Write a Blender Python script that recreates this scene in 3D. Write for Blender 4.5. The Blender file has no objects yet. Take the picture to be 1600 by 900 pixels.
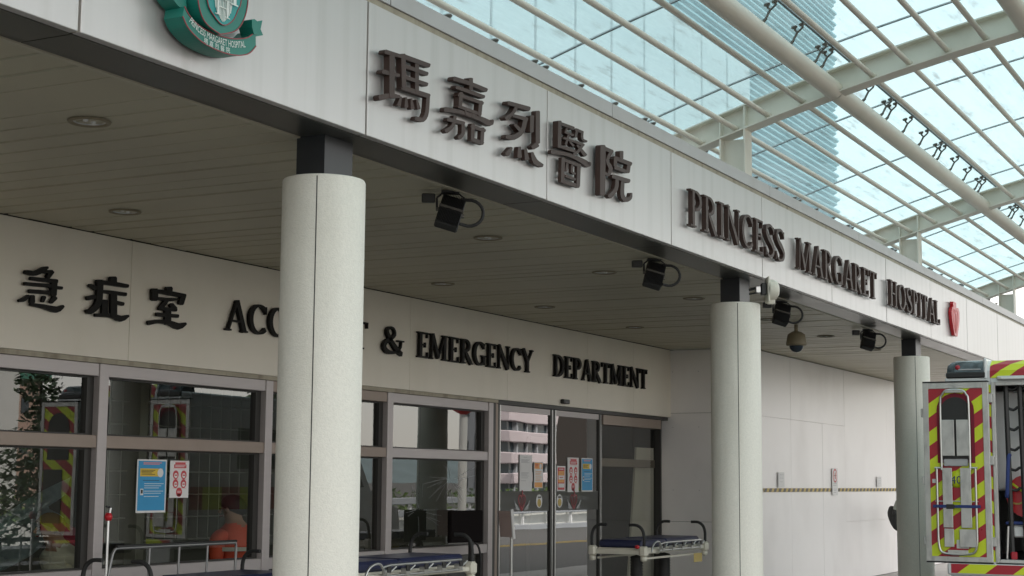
import bpy, bmesh, math, random
from mathutils import Vector, Matrix
R = random.Random(7)
C = bpy.context.scene.collection
SC = bpy.context.scene
rad = math.radians
# ------------------------------------------------------------------ camera
cam_d = bpy.data.cameras.new('camera'); cam = bpy.data.objects.new('camera', cam_d); C.objects.link(cam)
_R = Vector((0.46519549, -0.88517562, 0.00756864)); _U = Vector((-0.11135651, -0.05003586, 0.9925201)); _F = Vector((0.87817589, 0.46255869, 0.12184652))
cam.matrix_world = Matrix(((_R.x, _U.x, -_F.x, 0), (_R.y, _U.y, -_F.y, 0), (_R.z, _U.z, -_F.z, 1.6), (0, 0, 0, 1)))
cam_d.sensor_width = 36; cam_d.lens = 36 * 2465.94 / 1600; cam_d.clip_start = 0.05; cam_d.clip_end = 3000
SC.camera = cam
# ------------------------------------------------------------------ light
SUN_EL, SUN_AZ = rad(47), rad(-22)            # azimuth measured from +Y towards +X
W = bpy.data.worlds.new("World"); SC.world = W; W.use_nodes = True
nt = W.node_tree; nt.nodes.clear()
sky = nt.nodes.new('ShaderNodeTexSky'); sky.sky_type = 'NISHITA'; sky.sun_disc = False
sky.sun_elevation = SUN_EL; sky.sun_rotation = SUN_AZ; sky.air_density = 1.0; sky.dust_density = 1.2; sky.ozone_density = 1.0
bg = nt.nodes.new('ShaderNodeBackground'); bg.inputs['Strength'].default_value = 0.15
mx = nt.nodes.new('ShaderNodeMix'); mx.data_type = 'RGBA'; mx.inputs[0].default_value = 0.65
mx.inputs[7].default_value = (10.1, 9.45, 8.7, 1)             # thin white cloud over the whole sky
ow = nt.nodes.new('ShaderNodeOutputWorld')
nt.links.new(sky.outputs[0], mx.inputs[6]); nt.links.new(mx.outputs[2], bg.inputs[0]); nt.links.new(bg.outputs[0], ow.inputs[0])
sun_d = bpy.data.lights.new('sun', 'SUN'); sun_d.energy = 3.2; sun_d.angle = rad(0.6); sun_d.color = (1, 0.95, 0.88)
sun = bpy.data.objects.new('sun', sun_d); C.objects.link(sun)
_sd = Vector((math.sin(SUN_AZ) * math.cos(SUN_EL), math.cos(SUN_AZ) * math.cos(SUN_EL), math.sin(SUN_EL)))
sun.rotation_euler = _sd.to_track_quat('Z', 'Y').to_euler()
SC.view_settings.view_transform = 'Standard'; SC.view_settings.look = 'None'; SC.view_settings.exposure = 0.80; SC.view_settings.gamma = 1
SC.cycles.max_bounces = 10; SC.cycles.transparent_max_bounces = 16; SC.cycles.diffuse_bounces = 5; SC.cycles.caustics_reflective = False; SC.cycles.caustics_refractive = False
SC.cycles.use_denoising = True
# ------------------------------------------------------------------ materials
def mat(name, col, rough=0.6, metal=0.0, var=0.06, scale=3.0, bump=0.0, bscale=60.0, stretch=(1, 1, 1), spec=0.5, dirt=None):
    m = bpy.data.materials.new(name); m.use_nodes = True; t = m.node_tree; b = t.nodes['Principled BSDF']
    b.inputs['Roughness'].default_value = rough; b.inputs['Metallic'].default_value = metal; b.inputs['Specular IOR Level'].default_value = spec
    tc = t.nodes.new('ShaderNodeTexCoord'); mp = t.nodes.new('ShaderNodeMapping'); mp.inputs['Scale'].default_value = stretch
    t.links.new(tc.outputs['Object'], mp.inputs[0])
    n = t.nodes.new('ShaderNodeTexNoise'); n.inputs['Scale'].default_value = scale; n.inputs['Detail'].default_value = 5; n.inputs['Roughness'].default_value = 0.6
    t.links.new(mp.outputs[0], n.inputs['Vector'])
    r = t.nodes.new('ShaderNodeValToRGB'); r.color_ramp.elements[0].position = 0.3; r.color_ramp.elements[1].position = 0.7
    a = [max(0, c * (1 - var)) for c in col]; z = [min(1, c * (1 + var)) for c in col]
    r.color_ramp.elements[0].color = (*a, 1); r.color_ramp.elements[1].color = (*z, 1)
    t.links.new(n.outputs['Fac'], r.inputs[0]); out = r.outputs[0]
    if dirt:
        dc, ds, amt = dirt
        mp2 = t.nodes.new('ShaderNodeMapping'); mp2.inputs['Scale'].default_value = ds; t.links.new(tc.outputs['Object'], mp2.inputs[0])
        n2 = t.nodes.new('ShaderNodeTexNoise'); n2.inputs['Scale'].default_value = 1; n2.inputs['Detail'].default_value = 6; t.links.new(mp2.outputs[0], n2.inputs['Vector'])
        r2 = t.nodes.new('ShaderNodeMapRange'); r2.inputs[1].default_value = 0.5; r2.inputs[2].default_value = 0.75; r2.inputs[3].default_value = 0; r2.inputs[4].default_value = amt
        t.links.new(n2.outputs['Fac'], r2.inputs[0])
        mm = t.nodes.new('ShaderNodeMix'); mm.data_type = 'RGBA'; t.links.new(r2.outputs[0], mm.inputs[0]); t.links.new(out, mm.inputs[6]); mm.inputs[7].default_value = (*dc, 1)
        out = mm.outputs[2]
    t.links.new(out, b.inputs['Base Color'])
    rr = t.nodes.new('ShaderNodeMapRange'); rr.inputs[3].default_value = max(0.03, rough - 0.07); rr.inputs[4].default_value = min(1, rough + 0.07)
    t.links.new(n.outputs['Fac'], rr.inputs[0]); t.links.new(rr.outputs[0], b.inputs['Roughness'])
    if bump:
        n3 = t.nodes.new('ShaderNodeTexNoise'); n3.inputs['Scale'].default_value = bscale; n3.inputs['Detail'].default_value = 4; t.links.new(tc.outputs['Object'], n3.inputs['Vector'])
        bp = t.nodes.new('ShaderNodeBump'); bp.inputs['Strength'].default_value = bump; bp.inputs['Distance'].default_value = 0.01
        t.links.new(n3.outputs['Fac'], bp.inputs['Height']); t.links.new(bp.outputs[0], b.inputs['Normal'])
    return m

def glass(name, tint, refl, dirt=0.0, dcol=(0.8, 0.85, 0.85), streak=(6, 1, 1), wob=0.0, lo=0.42, hi=0.8, base=0.0):
    """thin sheet glass: tinted see-through + mirror reflection + a film of dust that scatters light"""
    m = bpy.data.materials.new(name); m.use_nodes = True; t = m.node_tree; t.nodes.clear(); N = t.nodes.new
    o = N('ShaderNodeOutputMaterial'); tr = N('ShaderNodeBsdfTransparent'); tr.inputs[0].default_value = (*tint, 1)
    gl = N('ShaderNodeBsdfGlossy'); gl.inputs['Roughness'].default_value = 0.0
    lw = N('ShaderNodeLayerWeight'); lw.inputs['Blend'].default_value = 0.5
    mr = N('ShaderNodeMapRange'); mr.inputs[1].default_value = 0; mr.inputs[2].default_value = 1; mr.inputs[3].default_value = refl; mr.inputs[4].default_value = min(1, refl * 2.0 + 0.1)
    t.links.new(lw.outputs['Facing'], mr.inputs[0])
    m1 = N('ShaderNodeMixShader'); t.links.new(mr.outputs[0], m1.inputs[0]); t.links.new(tr.outputs[0], m1.inputs[1]); t.links.new(gl.outputs[0], m1.inputs[2])
    last = m1.outputs[0]
    tc = N('ShaderNodeTexCoord')
    if wob:
        nz = N('ShaderNodeTexNoise'); nz.inputs['Scale'].default_value = 1.1; nz.inputs['Detail'].default_value = 1; t.links.new(tc.outputs['Object'], nz.inputs['Vector'])
        bp = N('ShaderNodeBump'); bp.inputs['Strength'].default_value = wob; bp.inputs['Distance'].default_value = 0.01
        t.links.new(nz.outputs['Fac'], bp.inputs['Height']); t.links.new(bp.outputs[0], gl.inputs['Normal'])
    if dirt:
        mp = N('ShaderNodeMapping'); mp.inputs['Scale'].default_value = streak; t.links.new(tc.outputs['Object'], mp.inputs[0])
        n = N('ShaderNodeTexNoise'); n.inputs['Scale'].default_value = 1.5; n.inputs['Detail'].default_value = 6; n.inputs['Roughness'].default_value = 0.65; t.links.new(mp.outputs[0], n.inputs['Vector'])
        r = N('ShaderNodeMapRange'); r.inputs[1].default_value = lo; r.inputs[2].default_value = hi; r.inputs[3].default_value = base; r.inputs[4].default_value = dirt; t.links.new(n.outputs['Fac'], r.inputs[0])
        tl = N('ShaderNodeBsdfTranslucent'); tl.inputs[0].default_value = (*dcol, 1)
        if name == 'dusty_roof_glass':
            ge = N('ShaderNodeNewGeometry'); gm = N('ShaderNodeMapping'); gm.inputs['Rotation'].default_value = (0, 0, 0.5); gm.inputs['Scale'].default_value = (1.6, 11.0, 1); t.links.new(ge.outputs['Position'], gm.inputs[0])
            gn = N('ShaderNodeTexNoise'); gn.inputs['Scale'].default_value = 1.0; gn.inputs['Detail'].default_value = 7; gn.inputs['Roughness'].default_value = 0.7; t.links.new(gm.outputs[0], gn.inputs['Vector'])
            gr_ = N('ShaderNodeMapRange'); gr_.inputs[1].default_value = 0.555; gr_.inputs[2].default_value = 0.70; gr_.inputs[3].default_value = 0; gr_.inputs[4].default_value = 0.8; t.links.new(gn.outputs['Fac'], gr_.inputs[0])
            for tgt, cc in ((tl, dcol), (tr, tint)):
                gx = N('ShaderNodeMix'); gx.data_type = 'RGBA'; t.links.new(gr_.outputs[0], gx.inputs[0]); gx.inputs[6].default_value = (*cc, 1); gx.inputs[7].default_value = (0.30, 0.36, 0.36, 1); t.links.new(gx.outputs[2], tgt.inputs[0])
        df = N('ShaderNodeBsdfDiffuse'); df.inputs[0].default_value = (*[c * 0.6 for c in dcol], 1)
        md = N('ShaderNodeMixShader'); md.inputs[0].default_value = 0.4; t.links.new(tl.outputs[0], md.inputs[1]); t.links.new(df.outputs[0], md.inputs[2])
        m2 = N('ShaderNodeMixShader'); t.links.new(r.outputs[0], m2.inputs[0]); t.links.new(last, m2.inputs[1]); t.links.new(md.outputs[0], m2.inputs[2]); last = m2.outputs[0]
    t.links.new(last, o.inputs[0]); return m

M = {}
M['fascia'] = mat('brushed_silver_panel', (0.60, 0.575, 0.565), 0.34, 0.35, 0.025, 1.2, stretch=(6, 6, 0.4), dirt=((0.36, 0.345, 0.31), (9, 9, 0.3), 0.3))
M['band'] = mat('grey_coping_panel', (0.50, 0.49, 0.49), 0.45, 0.3, 0.03, 1.0, dirt=((0.36, 0.35, 0.32), (4, 4, 0.4), 0.25))
M['reveal'] = mat('beige_reveal', (0.40, 0.36, 0.28), 0.7, 0, 0.12, 4, dirt=((0.16, 0.13, 0.09), (9, 9, 3), 0.7))
M['soffit'] = mat('dark_soffit_metal', (0.155, 0.155, 0.14), 0.3, 0.75, 0.04, 0.9)
M['trim'] = mat('cream_trim', (0.5, 0.46, 0.36), 0.5)
M['slat'] = mat('cream_ceiling_strip', (0.485, 0.445, 0.335), 0.42, 0.1, 0.05, 0.8, dirt=((0.33, 0.30, 0.24), (0.5, 0.5, 0.5), 0.35))
M['slatgap'] = mat('ceiling_void', (0.09, 0.085, 0.07), 0.9)
M['column'] = mat('sprayed_column_render', (0.80, 0.775, 0.70), 0.75, 0, 0.05, 55.0, 0.30, 120, dirt=((0.52, 0.49, 0.41), (3, 3, 0.7), 0.45))
M['joint'] = mat('dark_joint', (0.05, 0.048, 0.045), 0.8)
M['steelblack'] = mat('black_painted_steel', (0.022, 0.022, 0.025), 0.38, 0, 0.2)
M['black'] = mat('black_plastic', (0.018, 0.018, 0.018), 0.45, 0, 0.15)
M['matte'] = mat('matte_black', (0.008, 0.006, 0.006), 0.85, spec=0.1)
M['rubber'] = mat('black_rubber', (0.022, 0.022, 0.022), 0.7)
M['letter'] = mat('brown_letter_face', (0.060, 0.036, 0.030), 0.5, 0.0, 0.15, 5, spec=0.3)
M['letterdk'] = mat('black_letter_face', (0.009, 0.008, 0.007), 0.55, 0, 0.15, 5, spec=0.2)
M['board'] = mat('cream_sign_board', (0.80, 0.74, 0.64), 0.45, 0, 0.03, 1.2, dirt=((0.62, 0.56, 0.45), (1.5, 1.5, 0.6), 0.35))
M['alu'] = mat('pinkish_grey_aluminium', (0.47, 0.43, 0.425), 0.42, 0.3, 0.04, 3, stretch=(1, 1, 5))
M['bronze'] = mat('brown_aluminium', (0.30, 0.24, 0.20), 0.45, 0.25, 0.06, 3)
M['steel'] = mat('brushed_steel', (0.55, 0.55, 0.54), 0.3, 0.9, 0.06, 4)
M['darkframe'] = mat('dark_frame', (0.03, 0.028, 0.025), 0.45)
M['beam'] = mat('painted_steel_beam', (0.74, 0.705, 0.62), 0.5, 0, 0.05, 1.5, dirt=((0.42, 0.37, 0.28), (1.2, 1.2, 1.2), 0.45))
M['rod'] = mat('painted_steel_rod', (0.70, 0.65, 0.56), 0.48, 0, 0.06, 2)
M['fitting'] = mat('weathered_steel_fitting', (0.16, 0.15, 0.135), 0.45, 0.6, 0.2, 9)
M['seal'] = mat('grey_glazing_seal', (0.10, 0.115, 0.12), 0.7)
M['roofglass'] = glass('dusty_roof_glass', (0.56, 0.765, 0.80), 0.04, 0.68, (0.56, 0.745, 0.785), (0.5, 3.2, 1), 0, 0.45, 0.95, 0.33)
M['winglass'] = glass('window_glass', (0.74, 0.76, 0.71), 0.115, 0.0, wob=0.06)
M['doorglass'] = glass('door_glass', (0.7, 0.72, 0.68), 0.27, 0.0, wob=0.12)
M['frost'] = glass('frosted_band', (0.35, 0.35, 0.34), 0.02, 0.75, (0.60, 0.60, 0.57), (1, 1, 1), 0, 0.1, 0.3, 0.6)
M['crack'] = mat('scratched_glass', (0.48, 0.50, 0.50), 0.5)
M['sheet'] = glass('clear_plastic_sheet', (0.6, 0.7, 0.72), 0.10, 0.95, (0.66, 0.80, 0.85), (5, 5, 1.2), 0, 0.3, 0.65, 0.55)
M['hoard'] = mat('white_hoarding', (0.90, 0.87, 0.86), 0.36, 0, 0.025, 0.8, dirt=((0.62, 0.58, 0.57), (0.9, 0.9, 0.5), 0.4))
M['ground'] = mat('asphalt', (0.085, 0.084, 0.08), 0.9, 0, 0.2, 8, 0.6, 90)
M['paving'] = mat('concrete_paving', (0.40, 0.385, 0.365), 0.85, 0, 0.08, 2, 0.3, 60)
M['white'] = mat('white_paint', (0.78, 0.78, 0.77), 0.35, 0, 0.03)
M['cream'] = mat('cream_enamel', (0.66, 0.63, 0.54), 0.4, 0, 0.05)
M['navy'] = mat('navy_vinyl', (0.018, 0.024, 0.07), 0.35, 0, 0.15, 6, 0.15, 25)
M['yellow'] = mat('fluorescent_yellow', (0.62, 0.72, 0.02), 0.3, 0, 0.03)
M['red'] = mat('reflective_red', (0.40, 0.015, 0.03), 0.3, 0, 0.06)
M['emblem'] = mat('red_emblem', (0.55, 0.02, 0.03), 0.35, 0, 0.05)
M['emline'] = mat('emblem_line', (0.75, 0.12, 0.10), 0.35)
M['ambwhite'] = mat('ambulance_white', (0.70, 0.71, 0.71), 0.25, 0, 0.02)
M['smoke'] = mat('smoked_lens', (0.03, 0.04, 0.055), 0.08, 0, 0.2, 5)
M['darksteel'] = mat('dull_steel', (0.26, 0.26, 0.26), 0.4, 0.6, 0.1)
M['beaconlens'] = mat('grey_lens', (0.075, 0.095, 0.105), 0.1, 0, 0.4, 14)
M['ambdark'] = mat('ambulance_interior', (0.11, 0.11, 0.115), 0.6)
M['ambgrey'] = mat('ambulance_lining', (0.42, 0.42, 0.41), 0.5)
M['alplate'] = mat('aluminium_plate', (0.52, 0.51, 0.49), 0.4, 0.45, 0.12, 7, dirt=((0.25, 0.25, 0.25), (14, 14, 5), 0.5))
M['bluestrap'] = mat('blue_webbing', (0.02, 0.04, 0.16), 0.7)
M['green'] = mat('crest_green', (0.012, 0.20, 0.155), 0.4, 0, 0.06)
M['greenside'] = mat('crest_edge_green', (0.006, 0.10, 0.08), 0.45)
M['mint'] = mat('crest_teal', (0.02, 0.32, 0.31), 0.4)
M['pale'] = mat('crest_white', (0.75, 0.80, 0.76), 0.5, 0, 0.02)
M['crestred'] = mat('crest_red_line', (0.30, 0.05, 0.06), 0.5)
M['tan'] = mat('tan_housing', (0.24, 0.20, 0.13), 0.5)
M['orange'] = mat('orange_vest', (0.85, 0.10, 0.035), 0.6, 0, 0.06)
M['reflect'] = mat('silver_band', (0.75, 0.75, 0.70), 0.4)
M['hair'] = mat('black_hair', (0.012, 0.011, 0.011), 0.5, 0, 0.3, 20, 0.5, 200, stretch=(1, 1, 0.3))
M['skin'] = mat('skin', (0.45, 0.27, 0.19), 0.5)
M['coat'] = mat('off_white_puffer', (0.86, 0.84, 0.70), 0.6, 0, 0.06)
M['darkcloth'] = mat('dark_clothing', (0.03, 0.03, 0.04), 0.8)
M['greycloth'] = mat('grey_clothing', (0.32, 0.34, 0.30), 0.8)
M['mustard'] = mat('mustard_cloth', (0.24, 0.15, 0.03), 0.8)
M['maroon'] = mat('maroon_cloth', (0.20, 0.012, 0.03), 0.8)
M['paper'] = mat('white_paper', (0.74, 0.73, 0.72), 0.6, 0, 0.015)
M['pblue'] = mat('poster_blue', (0.03, 0.30, 0.58), 0.5, 0, 0.03)
M['pyel'] = mat('poster_yellow', (0.72, 0.50, 0.05), 0.5, 0, 0.04)
M['pred'] = mat('poster_red', (0.55, 0.06, 0.07), 0.5, 0, 0.04)
M['noticepink'] = mat('faded_notice', (0.52, 0.40, 0.37), 0.6)
M['porg'] = mat('poster_orange', (0.78, 0.36, 0.10), 0.5, 0, 0.05)
M['ppink'] = mat('poster_pink', (0.70, 0.25, 0.25), 0.5, 0, 0.05)
M['pgrey'] = mat('print_grey', (0.42, 0.42, 0.43), 0.6)
M['print'] = mat('print_black', (0.03, 0.03, 0.03), 0.6)
M['tapey'] = mat('tape_yellow', (0.52, 0.38, 0.10), 0.5)
M['tapek'] = mat('tape_black', (0.08, 0.07, 0.06), 0.5)
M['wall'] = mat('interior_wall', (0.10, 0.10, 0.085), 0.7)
M['lock'] = mat('pale_locker_edge', (0.24, 0.245, 0.21), 0.5)
M['lockin'] = mat('olive_locker_back', (0.055, 0.058, 0.042), 0.6)
M['clad'] = mat('pale_cladding', (0.82, 0.88, 0.89), 0.55, 0, 0.04, 0.5, dirt=((0.55, 0.58, 0.58), (0.6, 0.6, 0.2), 0.4))
M['louvre'] = mat('blue_grey_louvre', (0.36, 0.66, 0.72), 0.4, 0.1, 0.08, 0.2)
M['louvreback'] = mat('louvre_backing', (0.32, 0.60, 0.67), 0.6)
M['darkblock'] = mat('dark_brown_tile', (0.05, 0.04, 0.033), 0.6)
M['pink'] = mat('pink_tile', (0.54, 0.47, 0.48), 0.6, 0, 0.04, 0.2)
M['offwhite'] = mat('off_white_render', (0.66, 0.66, 0.62), 0.7, 0, 0.05, 0.1)
M['salmon'] = mat('salmon_render', (0.48, 0.33, 0.26), 0.7, 0, 0.08, 0.1)
M['greyrender'] = mat('grey_render', (0.34, 0.36, 0.38), 0.7, 0, 0.05, 0.1)
M['roofgreen'] = mat('green_roof', (0.06, 0.20, 0.14), 0.6)
M['darkglass'] = mat('dark_window', (0.04, 0.055, 0.065), 0.12, 0, 0.3, 0.7)
M['leaf'] = mat('dark_green_leaf', (0.035, 0.065, 0.02), 0.45, 0, 0.45, 2)
M['leaf2'] = mat('fresh_green_leaf', (0.09, 0.15, 0.025), 0.5, 0, 0.4, 2)
M['redleaf'] = mat('red_leaf', (0.28, 0.02, 0.05), 0.5, 0, 0.3, 2)
M['bark'] = mat('bark', (0.08, 0.06, 0.045), 0.85, 0, 0.3, 6, 0.8, 30)
M['roadyellow'] = mat('road_yellow', (0.55, 0.38, 0.06), 0.7)
M['hill'] = mat('hill_scrub', (0.14, 0.19, 0.20), 0.9, 0, 0.2, 0.02)
M['chrome'] = mat('mirror_face', (0.8, 0.8, 0.8), 0.05, 1.0, 0.01)
# ------------------------------------------------------------------ mesh builder
class MB:
    def __init__(s): s.v = []; s.f = []; s.m = []; s.s = []; s.mi = 0; s.mats = []
    def use(s, m):
        if m not in s.mats: s.mats.append(m)
        s.mi = s.mats.index(m); return s
    def add(s, vs, fs, smooth=False):
        b = len(s.v); s.v += [tuple(v) for v in vs]
        for f in fs: s.f.append([b + i for i in f]); s.m.append(s.mi); s.s.append(smooth)
        return s
    def box(s, x0, x1, y0, y1, z0, z1, mtx=None):
        vs = [Vector((x, y, z)) for x in (x0, x1) for y in (y0, y1) for z in (z0, z1)]
        if mtx is not None: vs = [mtx @ v for v in vs]
        return s.add(vs, [(0, 1, 3, 2), (4, 6, 7, 5), (0, 4, 5, 1), (2, 3, 7, 6), (0, 2, 6, 4), (1, 5, 7, 3)])
    def bev(s, x0, x1, y0, y1, z0, z1, b=0.01, mtx=None):
        """box with chamfered edges"""
        vs = []; X = (x0, x1); Y = (y0, y1); Z = (z0, z1)
        idx = {}
        for i in (0, 1):
            for j in (0, 1):
                for k in (0, 1):
                    sx, sy, sz = (b if i == 0 else -b), (b if j == 0 else -b), (b if k == 0 else -b)
                    for a, p in enumerate(((X[i], Y[j] + sy, Z[k] + sz), (X[i] + sx, Y[j], Z[k] + sz), (X[i] + sx, Y[j] + sy, Z[k]))):
                        idx[i, j, k, a] = len(vs); vs.append(Vector(p))
        if mtx is not None: vs = [mtx @ v for v in vs]
        g = idx; F = []
        for i in (0, 1): F.append([g[i, 0, 0, 0], g[i, 1, 0, 0], g[i, 1, 1, 0], g[i, 0, 1, 0]])
        for j in (0, 1): F.append([g[0, j, 0, 1], g[1, j, 0, 1], g[1, j, 1, 1], g[0, j, 1, 1]])
        for k in (0, 1): F.append([g[0, 0, k, 2], g[1, 0, k, 2], g[1, 1, k, 2], g[0, 1, k, 2]])
        for i in (0, 1):
            for j in (0, 1): F.append([g[i, j, 0, 0], g[i, j, 1, 0], g[i, j, 1, 1], g[i, j, 0, 1]])
        for i in (0, 1):
            for k in (0, 1): F.append([g[i, 0, k, 0], g[i, 1, k, 0], g[i, 1, k, 2], g[i, 0, k, 2]])
        for j in (0, 1):
            for k in (0, 1): F.append([g[0, j, k, 1], g[1, j, k, 1], g[1, j, k, 2], g[0, j, k, 2]])
        for i in (0, 1):
            for j in (0, 1):
                for k in (0, 1): F.append([g[i, j, k, 0], g[i, j, k, 1], g[i, j, k, 2]])
        return s.add(vs, F)
    def tube(s, pts, r, n=10, caps=True, flat=False):
        pts = [Vector(p) for p in pts]; rs = r if isinstance(r, (list, tuple)) else [r] * len(pts)
        vs = []; fs = []; up = None
        for i, p in enumerate(pts):
            d = (pts[min(i + 1, len(pts) - 1)] - pts[max(i - 1, 0)]).normalized()
            if up is None: up = Vector((0, 0, 1)) if abs(d.z) < 0.9 else Vector((1, 0, 0))
            a = (up - d * up.dot(d)).normalized(); b = d.cross(a); up = a
            for k in range(n):
                t = 2 * math.pi * k / n; vs.append(p + (a * math.cos(t) + b * math.sin(t)) * rs[i])
        for i in range(len(pts) - 1):
            for k in range(n): fs.append((i * n + k, i * n + (k + 1) % n, (i + 1) * n + (k + 1) % n, (i + 1) * n + k))
        s.add(vs, fs, not flat)
        if caps: s.add(vs[:n], [list(range(n))[::-1]]); s.add(vs[-n:], [list(range(n))])
        return s
    def lathe(s, c, prof, n=24, axis='z', mtx=None):
        c = Vector(c); vs = []; fs = []
        for r, h in prof:
            for k in range(n):
                t = 2 * math.pi * k / n; v = Vector((r * math.cos(t), r * math.sin(t), h))
                if axis == 'x': v = Vector((v.z, v.x, v.y))
                if axis == 'y': v = Vector((v.x, v.z, v.y))
                if mtx is not None: v = mtx @ v
                vs.append(c + v)
        for i in range(len(prof) - 1):
            for k in range(n): fs.append((i * n + k, i * n + (k + 1) % n, (i + 1) * n + (k + 1) % n, (i + 1) * n + k))
        return s.add(vs, fs, True)
    def prism(s, poly, fn, d):
        """poly in 2-D; fn(a, b, depth) -> 3-D; front at depth 0, back at depth d"""
        n = len(poly); A = [fn(a, b, 0) for a, b in poly]; B = [fn(a, b, d) for a, b in poly]
        return s.add(A + B, [list(range(n)), list(range(2 * n - 1, n - 1, -1))] + [(i, (i + 1) % n, n + (i + 1) % n, n + i) for i in range(n)])
    def strip(s, pts, fn, d):
        """variable-width stroke, pts = (x, y, w)"""
        L, Rr = [], []; n = len(pts)
        for i in range(n):
            x, y, w = pts[i]; p = pts[max(i - 1, 0)]; q = pts[min(i + 1, n - 1)]
            d1 = Vector((x - p[0], y - p[1])); d2 = Vector((q[0] - x, q[1] - y))
            if d1.length < 1e-9: d1 = d2
            if d2.length < 1e-9: d2 = d1
            d1 = d1.normalized(); d2 = d2.normalized(); t = (d1 + d2)
            t = t.normalized() if t.length > 0.2 else d1
            nn = Vector((-t.y, t.x)); k = 1 / max(0.55, abs(nn.dot(Vector((-d1.y, d1.x)))))
            L.append((x + nn.x * w / 2 * k, y + nn.y * w / 2 * k)); Rr.append((x - nn.x * w / 2 * k, y - nn.y * w / 2 * k))
        vs = [fn(*a, 0) for a in L] + [fn(*a, 0) for a in Rr] + [fn(*a, d) for a in L] + [fn(*a, d) for a in Rr]; fs = []
        for i in range(n - 1):
            fs += [(i, i + 1, n + i + 1, n + i), (2 * n + i, 3 * n + i, 3 * n + i + 1, 2 * n + i + 1), (i, 2 * n + i, 2 * n + i + 1, i + 1), (n + i, n + i + 1, 3 * n + i + 1, 3 * n + i)]
        fs += [(0, n, 3 * n, 2 * n), (n - 1, 3 * n - 1, 4 * n - 1, 2 * n - 1)]
        return s.add(vs, fs)
    def build(s, name, m=None, parent=None, fix=True):
        me = bpy.data.meshes.new(name); me.from_pydata(s.v, [], s.f); 
        ms = s.mats or [m]
        for q in ms: me.materials.append(M[q])
        for p, i, sm in zip(me.polygons, s.m, s.s): p.material_index = i if s.mats else 0; p.use_smooth = sm
        if fix:
            b = bmesh.new(); b.from_mesh(me); bmesh.ops.recalc_face_normals(b, faces=b.faces); b.to_mesh(me); b.free()
        o = bpy.data.objects.new(name, me); C.objects.link(o)
        if parent is not None: o.parent = parent
        return o

def tag(o, label=None, cat=None, group=None, kind=None):
    if label: o['label'] = label
    if cat: o['category'] = cat
    if group: o['group'] = group
    if kind: o['kind'] = kind
    return o
def thing(name, label, cat, loc=(0, 0, 0), rz=0, group=None):
    o = bpy.data.objects.new(name, None); C.objects.link(o); o.location = loc; o.rotation_euler = (0, 0, rz); o.empty_display_size = 0.2
    return tag(o, label, cat, group)
def share(o, name, parent, loc=(0, 0, 0), rot=None):
    c = o.copy(); c.name = name; C.objects.link(c); c.parent = parent; c.location = loc
    if rot is not None: c.rotation_euler = rot
    return c
KIDS = {}
def copy_tree(o, parent=None):
    c = o.copy(); C.objects.link(c); c.parent = parent
    for ch in list(o.children): copy_tree(ch, c)
    return c
def smooth(P, n=4):
    """Catmull-Rom through tuples"""
    out = []; m = len(P)
    for i in range(m - 1):
        p0, p1, p2, p3 = P[max(i - 1, 0)], P[i], P[i + 1], P[min(i + 2, m - 1)]
        for k in range(n):
            t = k / n; out.append(tuple(0.5 * (2 * b + (c - a) * t + (2 * a - 5 * b + 4 * c - d) * t * t + (3 * b - a - 3 * c + d) * t ** 3) for a, b, c, d in zip(p0, p1, p2, p3)))
    out.append(tuple(P[-1])); return out
def clip(poly, x0, x1, y0, y1):
    for ax, lim, sg in ((0, x0, 1), (0, x1, -1), (1, y0, 1), (1, y1, -1)):
        o = []
        for i in range(len(poly)):
            a, b = poly[i - 1], poly[i]; da, db = (a[ax] - lim) * sg, (b[ax] - lim) * sg
            if (da >= 0) != (db >= 0):
                t = da / (da - db); o.append((a[0] + (b[0] - a[0]) * t, a[1] + (b[1] - a[1]) * t))
            if db >= 0: o.append(b)
        poly = o
        if not poly: return []
    return poly
def stripes(mb, x0, x1, y0, y1, fn, h=0.14, slope=0.8, d=0.002, off=0.0, cols=('yellow', 'red')):
    """diagonal bands clipped to a rectangle, each band its own flat sheet"""
    k = -int((abs(slope) * (x1 - x0) + (y1 - y0)) / h) - 3; base = y0 - abs(slope) * (x1 - x0) - 2 * h + off
    for i in range(int((2 * abs(slope) * (x1 - x0) + (y1 - y0)) / h) + 6):
        b = base + i * h
        p = clip([(x0, b), (x1, b + slope * (x1 - x0)), (x1, b + h + slope * (x1 - x0)), (x0, b + h)], x0, x1, y0, y1)
        if len(p) >= 3: mb.use(cols[i % 2]).prism(p, fn, d)
def text_mesh(s, size, matn, name, parent, fn, extr=0.0):
    """text as a flat mesh laid on a surface by fn(x, y)"""
    cu = bpy.data.curves.new('lettering', 'FONT'); cu.body = s; cu.size = size; cu.resolution_u = 3
    to = bpy.data.objects.new('lettering', cu); C.objects.link(to); bpy.context.view_layer.update()
    dg = bpy.context.evaluated_depsgraph_get(); me = bpy.data.meshes.new_from_object(to.evaluated_get(dg))
    bpy.data.objects.remove(to); me.materials.clear(); me.materials.append(M[matn])
    for v in me.vertices: v.co = fn(v.co.x, v.co.y)
    o = bpy.data.objects.new(name, me); C.objects.link(o); o.parent = parent; return o

# ================================================================== dimensions found for the place
YF, YI, YW, YG, ZC = 4.774, 5.14, 8.634, 8.735, 3.523
P0, PD = 7.294, 2.277                       # fascia joint origin and module
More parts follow.
